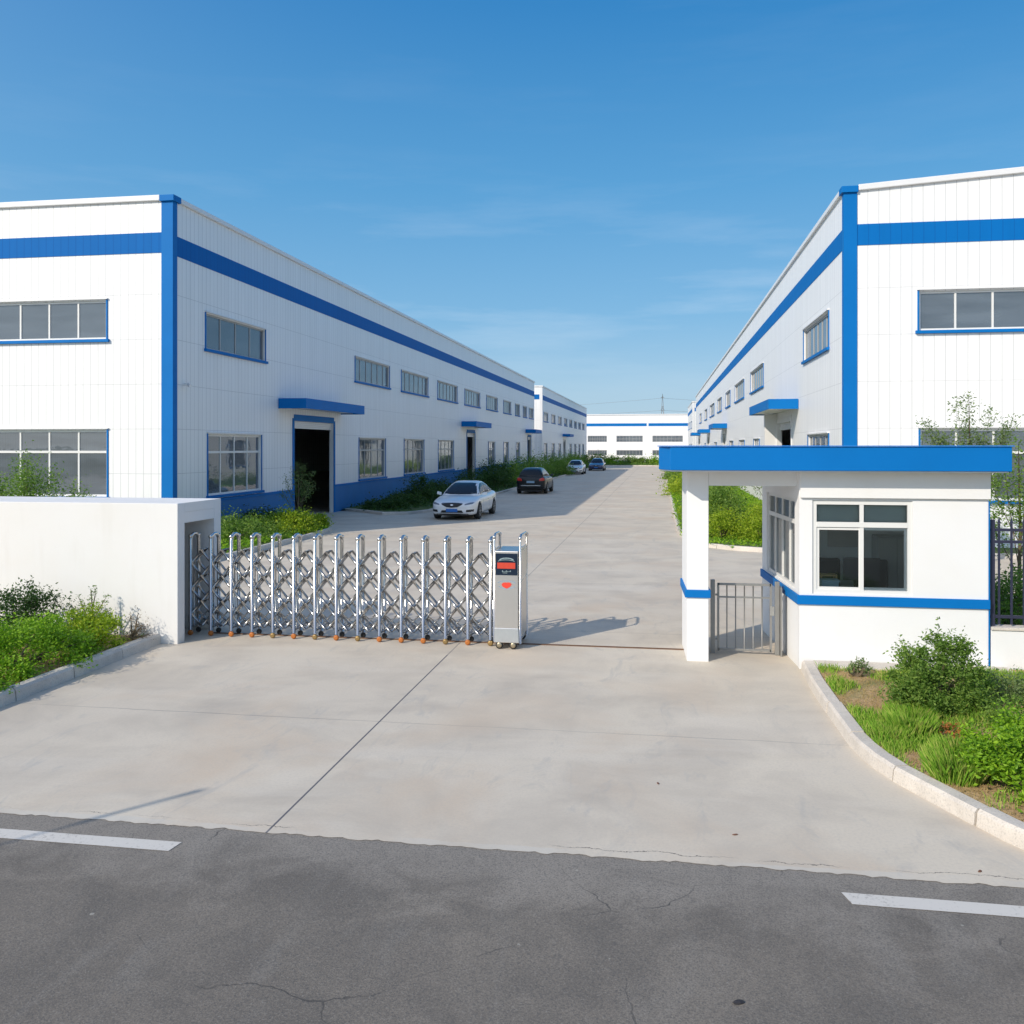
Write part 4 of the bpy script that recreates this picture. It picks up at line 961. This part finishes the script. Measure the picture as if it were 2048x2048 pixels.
        side = [[(.80, 1.075), (.42, 1.30), (.05, 1.45), (-.30, 1.50), (-.30, 1.075)], [(-.36, 1.075), (-.36, 1.50), (-1.0, 1.50), (-1.10, 1.085)], [(-1.16, 1.09), (-1.08, 1.49), (-1.6, 1.44), (-1.82, 1.15)]]
    if parts:
        for sg in (-1, 1):
            for sp in side: decal('side_window', sp, 'y', sg, G)
    # front
    if kind == 'sedan':
        gr = decal('grille', [(-.44, .66), (-.38, .60), (-.22, .52), (0, .50), (.22, .52), (.38, .60), (.44, .66), (.25, .685), (0, .69), (-.25, .685)], 'x', 1, M['black'], .008)
        m = MB(); 
        decal('grille_bar', [(-.42, .672), (-.36, .60), (-.20, .53), (0, .51), (.20, .53), (.36, .60), (.42, .672), (.40, .69), (0, .705), (-.40, .69)], 'x', 1, M['chrome'], .005, gr)
        decal('badge', [(-.06, .60), (0, .585), (.06, .60), (.06, .615), (0, .628), (-.06, .615)], 'x', 1, M['chrome'], .016, gr)
        for sg in (-1, 1):
            decal('headlight', [(sg * .50, .60), (sg * .78, .64), (sg * .86, .71), (sg * .70, .70), (sg * .52, .65)], 'x', 1, M['lamp'], .008)
            decal('fog_lamp', [(sg * .56, .33), (sg * .82, .34), (sg * .84, .44), (sg * .58, .42)], 'x', 1, M['black'], .006)
        decal('lower_grille', [(-.46, .30), (.46, .30), (.40, .40), (-.40, .40)], 'x', 1, M['black'], .006)
        decal('number_plate', [(-.23, .33), (.23, .33), (.23, .46), (-.23, .46)], 'x', 1, M['plate'], .022)
        decal('bumper_lip', [(-.78, .205), (.78, .205), (.80, .265), (-.80, .265)], 'x', 1, M['black'], .006)
        for sg in (-1, 1): decal('tail_light', [(sg * .52, .76), (sg * .80, .78), (sg * .82, .90), (sg * .52, .88)], 'x', -1, M['red'], .006)
    else:
        for sg in (-1, 1):
            decal('tail_light', [(sg * .52, .80), (sg * .86, .82), (sg * .88, .97), (sg * .70, 1.0), (sg * .54, .92)], 'x', -1, M['red'], .008)
        decal('trim_strip', [(-.60, .50), (.60, .50), (.60, .54), (-.60, .54)], 'x', -1, M['chrome'], .008)
        decal('number_plate', [(-.24, .68), (.24, .68), (.24, .80), (-.24, .80)], 'x', -1, simple('pale_plate', (.25, .38, .50), .4), .012)
        for sg in (-1, 1): decal('headlight', [(sg * .50, .70), (sg * .80, .72), (sg * .82, .80), (sg * .52, .78)], 'x', 1, M['lamp'], .006)
    # sill line and door seams
    if parts:
        for sg in (-1, 1):
            for xs_ in ((-.33), (.78), (-1.22)):
                decal('door_seam', [(xs_ - .006, .30), (xs_ + .006, .30), (xs_ + .006, base + .03), (xs_ - .006, base + .03)], 'y', sg, M['black'], .002, body, rings=2, k=5)
            for xs_ in (-.12, -1.0): decal('door_handle', [(xs_ - .07, base - .14), (xs_ + .07, base - .14), (xs_ + .07, base - .11), (xs_ - .07, base - .11)], 'y', sg, M['chrome'], .015, body, rings=2, k=3)
            m = MB(); m.hexa([(.58, sg * .86, base + .04), (.76, sg * .86, base + .04), (.74, sg * 1.05, base + .07), (.62, sg * 1.05, base + .07), (.60, sg * .87, base + .15), (.74, sg * .87, base + .15), (.72, sg * 1.04, base + .19), (.63, sg * 1.04, base + .19)] if sg > 0 else
                             [(.62, sg * 1.05, base + .07), (.74, sg * 1.05, base + .07), (.76, sg * .86, base + .04), (.58, sg * .86, base + .04), (.63, sg * 1.04, base + .19), (.72, sg * 1.04, base + .19), (.74, sg * .87, base + .15), (.60, sg * .87, base + .15)])
            m.build('wing_mirror', paint, root, bevel=.02)
        for wxx in wx:
            for sg in (-1, 1):
                yy = sg * .82
                m = MB(); m.lathe([(wr_ * .62, -.10), (wr_ * .93, -.105), (wr_, -.08), (wr_, .08), (wr_ * .93, .105), (wr_ * .62, .10)], (wxx, yy, wr_), 'y', 32); w = m.build('wheel', M['rubber'], root)
                m = MB(); m.lathe([(wr_ * .60, -.06), (wr_ * .66, -.10), (wr_ * .68, .0), (wr_ * .66, .10), (wr_ * .60, .06)], (wxx, yy, wr_), 'y', 28)
                for q in range(10):
                    a = q * math.pi / 5; m.bar((wxx, yy + sg * .085, wr_), (wxx + math.cos(a) * wr_ * .63, yy + sg * .095, wr_ + math.sin(a) * wr_ * .63), .03, .02)
                m.lathe([(.05, -.1), (.05, .1)], (wxx, yy, wr_), 'y', 14)
                m.build('rim', simple('alloy_rim', (.55, .55, .56), .3, .9), w)
        # dark underbody fills the arches
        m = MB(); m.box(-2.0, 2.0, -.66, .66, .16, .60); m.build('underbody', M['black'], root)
    root.location = (*loc, 0); root.rotation_euler = (0, 0, heading)
    return root
make_car('white sedan facing the camera on the shaded edge of the road', (-8.0, 37.0), R(-91), M['carwhite'], 'sedan')
make_car('black hatchback seen from behind with red tail lights, beyond the white sedan', (-7.75, 56.6), R(90), M['carblack'], 'suv')
make_car('dark blue car parked farthest away, near the end of the road', (-7.5, 109.5), R(-90), M['carblue'], 'sedan')
make_car('distant white car partly hidden by shrubs just in front of the dark blue one', (-8.75, 95.0), R(-90), M['carwhite'], 'sedan')

# ------------------------------------------------------------------ plants
def leaves(mb, rng, centers, n, spread, size, flat=.35, aspect=.5):
    for _ in range(n):
        c, s = rng.choice(centers)
        p = Vector((rng.gauss(0, spread * s), rng.gauss(0, spread * s), rng.gauss(0, spread * s * .8))) + c
        if p.z < .10: p.z = .10 + rng.random() * .03
        l = size * (.6 + .8 * rng.random())
        az = rng.random() * 6.283; el = rng.uniform(-.5, 1.0)
        d = Vector((math.cos(az) * math.cos(el), math.sin(az) * math.cos(el), math.sin(el)))
        nn = Vector((rng.gauss(0, 1), rng.gauss(0, 1), rng.gauss(0, 1) + .6)); sd_ = d.cross(nn)
        if sd_.length < 1e-3: continue
        sd_.normalize(); w = l * aspect * .5
        mid = p + d * l * .5; fold = d.cross(sd_) * w * flat
        i = len(mb.v); mb.v += [tuple(p), tuple(mid + sd_ * w + fold), tuple(p + d * l), tuple(mid - sd_ * w + fold)]
        mb.f.append((i, i + 1, i + 2, i + 3)); mb.mi.append(0); mb.sm.append(False)
def shrub(label, x, y, rx, ry, h, n, leaf, mat, z0=.1, clumps=60, upright=.0, seed=1, name='shrub', group=None, cat='shrub', spread=.10, hollow=.55, twigs=8, base=.12, aspect=.5):
    rng = random.Random(seed); t = thing(name, label, cat, (x, y, z0), group)
    cs = []
    for _ in range(clumps):
        a = rng.random() * 6.283; u = rng.random(); el = math.asin(u) if rng.random() > .15 else 0
        r = hollow + (1 - hollow) * rng.random() ** .6
        r *= .82 + .36 * rng.random()
        px = x + rx * math.cos(a) * math.cos(el) * r; py = y + ry * math.sin(a) * math.cos(el) * r; pz = z0 + base * h + (h * (1 - base)) * math.sin(el) * r
        cs.append((Vector((px, py, pz)), .6 + .8 * rng.random()))
    mb = MB(); leaves(mb, rng, cs, n, spread * (rx + ry + h) / 3 * 2, leaf, aspect=aspect)
    # protruding shoots
    for _ in range(int(clumps * upright)):
        c, s = rng.choice(cs); d = Vector((c.x - x, c.y - y, (c.z - z0) * 1.2)).normalized(); Ls = h * (.12 + .22 * rng.random())
        leaves(mb, rng, [(c + d * Ls * k / 4, .25) for k in range(5)], 16, spread * (rx + ry + h) / 3 * 1.0, leaf * .9, aspect=aspect)
    mb.build('foliage', mat, t)
    m = MB()
    for i in range(twigs):
        c, s = rng.choice(cs); b = Vector((x + rng.uniform(-.08, .08) * rx, y + rng.uniform(-.08, .08) * ry, z0 - .01)); mid = b.lerp(c, .5) + Vector((rng.uniform(-.05, .05), rng.uniform(-.05, .05), .06 * h))
        m.tube([b, mid, c], [.014 * (1 + h), .009 * (1 + h), .003], 6)
    m.build('stem', M['bark'], t)
    return t
def sapling(label, x, y, h, z0, tips, n, leaf, mat, seed, name='sapling', group=None, spreadr=.12):
    """thin young tree: a trunk with rising branches that carry leaf sprays"""
    rng = random.Random(seed); t = thing(name, label, 'young tree', (x, y, z0), group)
    m = MB(); cs = []
    top = Vector((x, y, z0 + h)); m.tube([(x, y, z0 - .02), (x + .03, y, z0 + h * .5), top], [.022 * h ** .5, .015 * h ** .5, .004], 7)
    br = MB()
    for (dx, dy, dz) in tips:
        b = Vector((x, y, z0 + max(.15 * h, dz * .35 * rng.random() + dz * .2))); e = Vector((x + dx, y + dy, z0 + dz)); mid = b.lerp(e, .55) + Vector((dx * .12, dy * .12, .05))
        br.tube([b, mid, e], [.010, .007, .002], 5)
        for k in range(9):
            q = .35 + .65 * k / 8; p = b.lerp(mid, q * 2) if q < .5 else mid.lerp(e, q * 2 - 1); cs.append((p, .5 + .5 * rng.random() * (1.1 - q * .5)))
    for k in range(8): cs.append((Vector((x, y, z0 + h * (.5 + .5 * k / 7))), .5))
    m.build('trunk', M['bark'], t); br.build('branch', M['bark'], t)
    mb = MB(); leaves(mb, rng, cs, n, spreadr, leaf, aspect=.42); mb.build('crown', mat, t)
    return t

# foreground right bed
shrub('rounded leafy green bush in front of the guard house wall', 2.93, 10.25, .46, .44, .74, 15000, .036, M['leaf'], clumps=85, seed=11, spread=.052, upright=.36, hollow=.66, base=.16)
shrub('dense dark green bush at the right edge, lowest in the picture', 2.98, 8.0, .52, .5, .56, 12000, .040, M['leafbright'], clumps=62, seed=12, spread=.055, upright=.2)
shrub('low spreading green weed beside the footing strip', 2.35, 11.55, .16, .12, .2, 500, .03, M['leafgrey'], clumps=14, seed=13, upright=.4)
shrub('small orange leaved plant in the middle of the right grass bed', 2.72, 9.35, .20, .12, .12, 330, .035, M['leaforange'], clumps=16, seed=14, group='orange leaved plants in the grass')
shrub('tiny orange tuft above the dark bush at the right edge', 3.12, 8.95, .09, .07, .16, 260, .03, M['leaforange'], clumps=8, seed=15, group='orange leaved plants in the grass')
shrub('low green shrub behind the rounded bush near the white boundary wall', 3.75, 10.9, .5, .35, .28, 2600, .035, M['leafgrey'], clumps=36, seed=16, upright=.3)
shrub('yellowish low shrub between the rounded bush and the right picture edge', 3.55, 9.6, .42, .35, .26, 2400, .035, M['leaf'], clumps=30, seed=17, upright=.4)

# foreground left bed
shrub('bright green spreading juniper bush filling the left bed by the kerb', -8.05, 10.35, .72, .95, .58, 15000, .040, M['leafbright'], z0=.11, clumps=85, seed=21, spread=.055, upright=.3, hollow=.72)
shrub('bright green lower juniper nearest the gate housing wall', -7.95, 11.65, .60, .5, .44, 7000, .038, M['leafyellow'], z0=.11, clumps=42, seed=22, spread=.06, upright=.4)
shrub('small bright juniper at the left picture edge, nearest the kerb corner', -7.62, 9.05, .30, .35, .26, 3800, .036, M['leafbright'], z0=.11, clumps=30, seed=23, spread=.09, upright=.3)
shrub('dark green upright shrub against the white housing wall at far left', -8.95, 11.6, .55, .45, .78, 7500, .040, M['leafdark'], z0=.11, clumps=60, seed=24, spread=.07, upright=.5)
sapling('wispy grey green sapling in front of the white housing wall', -8.15, 12.0, .72, .11, [(-.2, 0, .6), (.25, 0, .62), (.05, .05, .75), (.35, -.1, .45), (-.3, -.05, .5)], 420, .035, M['leafgrey'], 25, spreadr=.04)
shrub('dry brownish small shrub at the kerb end beside the housing corner', -7.50, 12.05, .17, .15, .34, 900, .022, simple('dry_twigs', (.22, .17, .10), .8), z0=.11, clumps=20, seed=26, upright=.4)
# saplings near the wall, behind housing
sapling('leafy sapling peeking over the white housing wall at far left', -12.15, 15.8, 2.6, 0, [(-.55, .1, 2.1), (.5, .1, 2.35), (.95, .2, 2.05), (-.95, .2, 2.0), (.15, -.1, 2.6), (.3, -.3, 2.3), (-.2, .3, 2.3), (1.2, 0, 1.9), (-1.3, 0, 2.15), (.7, -.2, 2.2)], 11000, .05, M['leaf'], 31, spreadr=.21)
sapling('second leafy sapling behind the housing wall cut by the left picture edge', -13.3, 16.0, 2.4, 0, [(-.4, .1, 2.0), (.5, .1, 2.1), (.2, .2, 2.2), (-.2, .2, 2.0), (.7, -.1, 1.9)], 6000, .05, M['leaf'], 32, spreadr=.2)

# beds inside the yard, left
def cover(name, poly_fn, n, size, mat, seed, zmin=.1, zmax=.35, region=(0, 1, 0, 1), aspect=.5, kind='stuff', nscale=.8, blade=False):
    rng = random.Random(seed); mb = MB(); x0, x1, y0, y1 = region; k = 0; tries = 0
    while k < n and tries < n * 8:
        tries += 1
        x = rng.uniform(x0, x1); y = rng.uniform(y0, y1); f = poly_fn(x, y)
        if f <= 0 or rng.random() > f: continue
        k += 1
        if blade:
            h = rng.uniform(zmin, zmax) * (.6 + .7 * f); az = rng.random() * 6.283; w = size * .5; ln = h * rng.uniform(.15, .7)
            a = Vector((x, y, .095)); t = a + Vector((math.cos(az) * ln, math.sin(az) * ln, h)); s_ = Vector((-math.sin(az + 1.2 * rng.random()), math.cos(az), 0)) * w
            mid = a.lerp(t, .55) + Vector((0, 0, h * .14)); i = len(mb.v)
            mb.v += [tuple(a - s_), tuple(a + s_), tuple(mid + s_ * .7), tuple(t), tuple(mid - s_ * .7)]; mb.f.append((i, i + 1, i + 2, i + 3, i + 4)); mb.mi.append(0); mb.sm.append(False)
        else:
            top = zmin + (zmax - zmin) * max(0, .5 + .7 * mnoise.noise(Vector((x * nscale, y * nscale, seed))))
            leaves(mb, rng, [(Vector((x, y, zmin + (top - zmin) * rng.random() ** .5)), .3)], 1, .05, size, aspect=aspect)
    o = mb.build(name, mat); o['kind'] = kind; return o
def smooth(v, a, b): return max(0, min(1, (v - a) / (b - a)))
nz2 = lambda x, y, s, o=0: mnoise.noise(Vector((x * s + o, y * s, o * 1.7)))
YL = 'shrubs in the shaded bed beside the left warehouse'
shrub('yellow green clipped shrub just behind the gate by the left driveway', -11.95, 28.1, .85, 1.4, .60, 8000, .075, M['leafyellow'], z0=.09, clumps=70, seed=41, upright=.2, spread=.07)
shrub('yellow green low shrub at the driveway corner right of the clipped one', -11.8, 29.9, .5, .7, .42, 3200, .07, M['leafyellow'], z0=.09, clumps=35, seed=42, spread=.08)
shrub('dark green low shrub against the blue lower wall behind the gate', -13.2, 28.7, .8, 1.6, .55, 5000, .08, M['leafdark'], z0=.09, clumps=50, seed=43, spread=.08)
shrub('green low shrub between the gate housing and the yellow green one', -12.6, 25.6, 1.3, 1.6, .6, 6000, .08, M['leaf'], z0=.09, clumps=60, seed=44, spread=.08)
sapling('thin dark sapling in front of the blue lower wall left of the open door', -12.55, 30.2, 2.25, .09, [(-.45, 0, 1.7), (.5, .1, 1.9), (.2, 0, 2.1), (-.2, .1, 2.0), (.6, -.1, 1.4), (-.55, 0, 1.2), (.3, 0, 1.5)], 1500, .06, M['leafgrey'], 45, spreadr=.13)
shrub('shrub overhanging the kerb in front of the distant white car', -9.55, 90.3, 1.0, 1.5, 1.15, 2600, .12, M['leaf'], z0=.09, clumps=40, seed=59, group=YL, spread=.09, upright=.25, twigs=4)
rngp = random.Random(5); ORD = 'first second third fourth fifth sixth seventh eighth ninth tenth eleventh twelfth thirteenth'.split()
row = [(-12.2, 39.4, 1.0, .7, .36), (-12.0, 41.9, .9, .9, .52), (-11.9, 43.9, .7, .75, 1.3), (-11.0, 46, .8, 1.3, .5), (-12.2, 49, .9, 1.1, .85), (-11.3, 52.5, .9, 1.3, .75), (-12.0, 57, 1.0, 1.5, 1.15), (-11.2, 61, 1.1, 2.0, 1.1), (-12, 65, 1.2, 2.2, 1.5), (-11.2, 70, 1.3, 2.8, 1.5), (-11.3, 76, 1.4, 3.2, 1.7), (-11.2, 83, 1.4, 3.6, 1.5), (-11.2, 91, 1.4, 4.0, 1.7), (-10.9, 99, 1.3, 4.2, 1.4), (-11, 108, 1.5, 4.5, 1.5), (-11, 118, 1.5, 5, 1.6)]
desc = ['low dark shrub at the near end of the shaded bed right of the open door', 'round dark shrub second from the near end of the shaded bed', 'tallest dark shrub near the front of the shaded bed', 'low dark shrub behind the roof of the white sedan', 'thin dark shrub below the third lower window', 'wide dark shrub between the white sedan and the wall', 'dark shrub before the second warehouse doorway', 'dark shrub just left of the black car']
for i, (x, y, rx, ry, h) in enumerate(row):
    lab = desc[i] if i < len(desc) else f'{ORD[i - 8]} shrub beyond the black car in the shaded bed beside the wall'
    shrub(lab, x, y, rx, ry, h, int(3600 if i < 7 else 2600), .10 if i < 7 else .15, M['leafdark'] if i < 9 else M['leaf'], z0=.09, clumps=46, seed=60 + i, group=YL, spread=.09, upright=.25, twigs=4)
def inbed(x, y):
    e = -9.95 + (y - 40) * .012
    if x > e - .15: return 0
    if y < 40 and x > -10.2 - (40 - y) * .35: return 0
    if y < 39.3 and (x < -13 or y < 37.4 + .45 * abs(x + 11.4)): return 0
    return 1
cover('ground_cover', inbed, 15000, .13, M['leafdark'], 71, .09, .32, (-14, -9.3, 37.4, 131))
def inbed2(x, y): return 1 if (x < -11.15 - (.9 * max(0, y - 29.6))) else 0
cover('ground_cover', inbed2, 7000, .09, M['leafbright'], 72, .09, .30, (-14.0, -11.1, 22, 31))
# beds inside the yard, right
def inbed3(x, y):
    if y < 28.5 and (x - 2.9) ** 2 / 5 + (y - 28.5) ** 2 / 9 > 1.0 and x < 3: return 0
    return 1 if .62 < x < 5.05 else 0
cover('ground_cover', inbed3, 26000, .085, M['leafbright'], 73, .09, .26, (.6, 5.1, 25.9, 60))
cover('ground_cover', inbed3, 9000, .2, M['leaf'], 74, .09, .4, (.6, 5.1, 60, 130))
YR = 'shrubs in the sunlit bed beside the right warehouse'
shrub('tall green bushy shrub seen behind the white column opening', 1.95, 31.6, .9, 1.1, 1.5, 8000, .075, M['leaf'], z0=.09, clumps=70, seed=81, group=YR, upright=.3, spread=.08)
shrub('rounded yellow green shrub seen through the guard house passage', 3.0, 27.9, .8, .8, .95, 7500, .06, M['leafyellow'], z0=.09, clumps=60, seed=82, group=YR, spread=.08)
shrub('lower yellow flowering shrub left of the rounded one in the passage', 1.9, 28.6, .55, .6, .8, 4200, .06, M['leafyellow'], z0=.09, clumps=40, seed=83, group=YR, spread=.09)
shrub('green shrub hidden partly by the guard house side window', 4.2, 27.8, .8, .9, 1.1, 5000, .07, M['leafbright'], z0=.09, clumps=50, seed=84, group=YR, spread=.09)
sapling('thin sapling standing against the right warehouse side in the passage view', 4.0, 34.5, 2.6, .09, [(-.4, 0, 2.1), (.4, 0, 2.3), (0, .1, 2.5), (-.6, 0, 1.6)], 900, .07, M['leafgrey'], 85, spreadr=.16)
for i in range(10):
    y = 37 + i * 8.5
    shrub(f'{ORD[i]} low shrub from the tall near one in the sunlit bed along the road edge', 1.9 + .7 * math.sin(i * 2.1), y, .95, 2.4, .75 + .3 * math.sin(i * 3.3), 2400, .13, M['leaf' if i % 2 else 'leafyellow'], z0=.09, clumps=40, seed=90 + i, group=YR, spread=.09, twigs=3)
# hedge at the end of the road
for i in range(13):
    x = -13.5 + i * 2.2
    shrub(f'{ORD[i]} shrub from the left in the hedge at the far end of the road', x, 137.5 + rngp.random() * 3, 1.5, 1.6, 1.0 + .5 * rngp.random(), 1700, .2, M['leaf' if i % 3 else 'leafbright'], z0=.09, clumps=34, seed=120 + i, group='hedge at the end of the road', spread=.10, twigs=3)
cover('ground_cover', lambda x, y: 1, 5000, .25, M['leaf'], 75, .09, .5, (-13.5, 12, 134.6, 142))
# behind the fence at right
shrub('bushy green shrub behind the dark railings nearest the guard house', 5.1, 14.4, .6, .7, .95, 6500, .05, M['leaf'], z0=.09, clumps=60, seed=141, group='shrubs behind the railings', spread=.08, upright=.3)
shrub('dense green shrub behind the railings at the right picture edge', 6.3, 15.0, .8, .8, 1.1, 7500, .05, M['leafbright'], z0=.09, clumps=60, seed=142, group='shrubs behind the railings', spread=.08, upright=.3)
cover('ground_cover', lambda x, y: 1, 9000, .06, M['leafbright'], 76, .09, .45, (4.4, 9, 12.9, 16.5))
sapling('leafy sapling rising behind the guard house roof before the right warehouse', 7.35, 23.4, 4.1, 0, [(-.75, 0, 3.2), (.85, 0, 3.35), (-.25, 0, 3.9), (.5, .1, 3.7), (-.5, .2, 3.0), (.6, -.2, 2.9), (0, .2, 3.3), (.25, 0, 3.1), (-.95, .1, 3.45), (1.0, .1, 3.55), (.3, .1, 3.0), (-.3, -.1, 2.9), (.8, 0, 3.0), (-.7, .1, 3.1)], 7500, .07, M['leafgrey'], 151, spreadr=.18)
sapling('slender sapling right of the guard house under its roof edge', 6.0, 16.6, 2.9, .05, [(-.45, 0, 2.3), (.5, 0, 2.4), (-.2, .1, 2.7), (.3, -.1, 2.1), (-.5, 0, 1.8), (.6, .1, 1.9), (.05, -.2, 2.3)], 3600, .06, M['leaf'], 152, spreadr=.16)

# grass in the right bed
def kx(y):
    for (a, b) in zip(KR, KR[1:]):
        if b[1] <= y <= a[1]: t_ = (y - a[1]) / (b[1] - a[1]); return a[0] + (b[0] - a[0]) * t_
    return 3.4
def gd(x, y, thr=.0):
    if x < kx(y) + .17 or y > 11.92 and x < 4.3 or y > 12.2: return 0
    d = smooth(nz2(x, y, 1.5, 3) + .32 * nz2(x, y, 5, 9), -.22, .12)
    # bare patches near the kerb
    for (bx_, by_, r_) in ((2.27, 8.55, .20), (2.35, 7.8, .33), (2.75, 7.1, .5), (2.2, 10.6, .16), (3.3, 11.4, .35), (2.0, 11.5, .12), (2.75, 9.2, .12)):
        d *= smooth(math.hypot((x - bx_), (y - by_) * .7), r_ * .55, r_ * 1.1)
    return d
cover('grass', gd, 30000, .0075, M['grass'], 201, .035, .10, (1.85, 5.2, 7.2, 12.0), blade=True)
cover('dry_grass', lambda x, y: (1 - gd(x, y)) * .9 if x > kx(y) + .17 and y < 11.9 else 0, 9000, .006, M['straw'], 202, .012, .035, (1.85, 5.2, 6.8, 12.0), blade=True)
def tuft(label, x, y, r, h, n, seed):
    rng = random.Random(seed); mb = MB()
    for _ in range(n):
        a = rng.random() * 6.283; q = r * rng.random() ** .7; b = Vector((x + q * math.cos(a), y + q * math.sin(a), .095)); ln = h * rng.uniform(.1, .55); az = a + rng.gauss(0, .6); hh = h * rng.uniform(.55, 1)
        tp = b + Vector((math.cos(az) * ln, math.sin(az) * ln, hh)); mid = b.lerp(tp, .55) + Vector((0, 0, hh * .13)); s_ = Vector((-math.sin(az), math.cos(az), 0)) * .0035
        i = len(mb.v); mb.v += [tuple(b - s_), tuple(b + s_), tuple(mid + s_ * .7), tuple(tp), tuple(mid - s_ * .7)]; mb.f.append((i, i + 1, i + 2, i + 3, i + 4)); mb.mi.append(0); mb.sm.append(False)
    tag(mb.build('grass_tuft', M['grass'], at=(x, y, .1)), label, 'grass tuft', 'tall grass tufts in the right bed')
tuft('tall grass tuft just above the kerb bend, nearest the road', 2.46, 8.15, .20, .26, 1500, 1)
tuft('tall green grass tuft in the middle of the right bed', 2.42, 9.35, .18, .22, 1200, 2)
tuft('wispy grass tuft left of the dark bush at the right edge', 2.62, 8.6, .17, .22, 800, 3)
tuft('low grass tuft near the kerb below the rounded bush', 2.2, 9.2, .17, .15, 900, 4)
tuft('wide grass tuft directly under the rounded bush', 2.55, 9.85, .22, .16, 1100, 5)
# ground cover in the left bed
cover('ground_cover', lambda x, y: 1 if x < -7.42 else 0, 9000, .04, M['leafbright'], 77, .11, .24, (-11, -7.4, 8.0, 12.2))
cover('dry_grass', lambda x, y: 1 if x < -7.40 else 0, 2500, .012, M['straw'], 78, .015, .05, (-8.6, -7.38, 8.0, 12.2), blade=True)

# ------------------------------------------------------------------ small things on the pavement
def pebble(name, label, cat, x, y, rx, ry, h, mat, seed, z=.0, group=None):
    rng = random.Random(seed); bm = bmesh.new(); bmesh.ops.create_icosphere(bm, subdivisions=2, radius=1)
    for v in bm.verts:
        k = 1 + .18 * rng.uniform(-1, 1); v.co = Vector((v.co.x * rx * k, v.co.y * ry * k, max(-.3, v.co.z) * h * k))
    me = bpy.data.meshes.new(name); bm.to_mesh(me); bm.free(); me.materials.append(mat); o = bpy.data.objects.new(name, me); COL.objects.link(o); o.location = (x, y, z); o.rotation_euler = (0, 0, rng.random() * 3)
    return tag(o, label, cat, group)
drk = simple('dark_stone', (.03, .028, .03), .7)
pebble('stone', 'dark flat stone lying on the asphalt in the foreground', 'stone', .40, 4.86, .032, .018, .010, drk, 1)
lm = simple('dead_leaf', (.16, .07, .04), .8)
for i, (lx, ly, lb) in enumerate([(1.45, 4.75, 'curled brown leaf on the asphalt at lower right'), (2.15, 6.62, 'brown leaf on the concrete near the right road edge'), (-.02, 7.9, 'dark speck of dirt on the concrete in mid driveway'), (.55, 6.95, 'small dark leaf on the concrete right of centre near the asphalt')]):
    pebble('fallen_leaf', lb, 'leaf', lx, ly, .022, .010, .004, lm, 10 + i, .004, 'debris on the pavement')
# street lamp outside the picture at left whose shadow falls on the driveway
t = thing('street_lamp', 'slim grey lamp post at the roadside left of the driveway', 'street lamp', (-8.75, .35, 0))
lx, ly = -8.95, .35
m = MB(); m.tube([(lx, ly, 0), (lx, ly, 4.6)], [.028, .013], 12); m.build('post', M['greypost'], t)
m = MB(); m.tube([(lx, ly, 4.55), (lx + .2, ly + .25, 4.8)], .025, 8); m.tube([(lx + .2, ly + .25, 4.8), (lx + .36, ly + .45, 4.81)], [.025, .035], 8); m.build('lamp_head', M['greypost'], t)
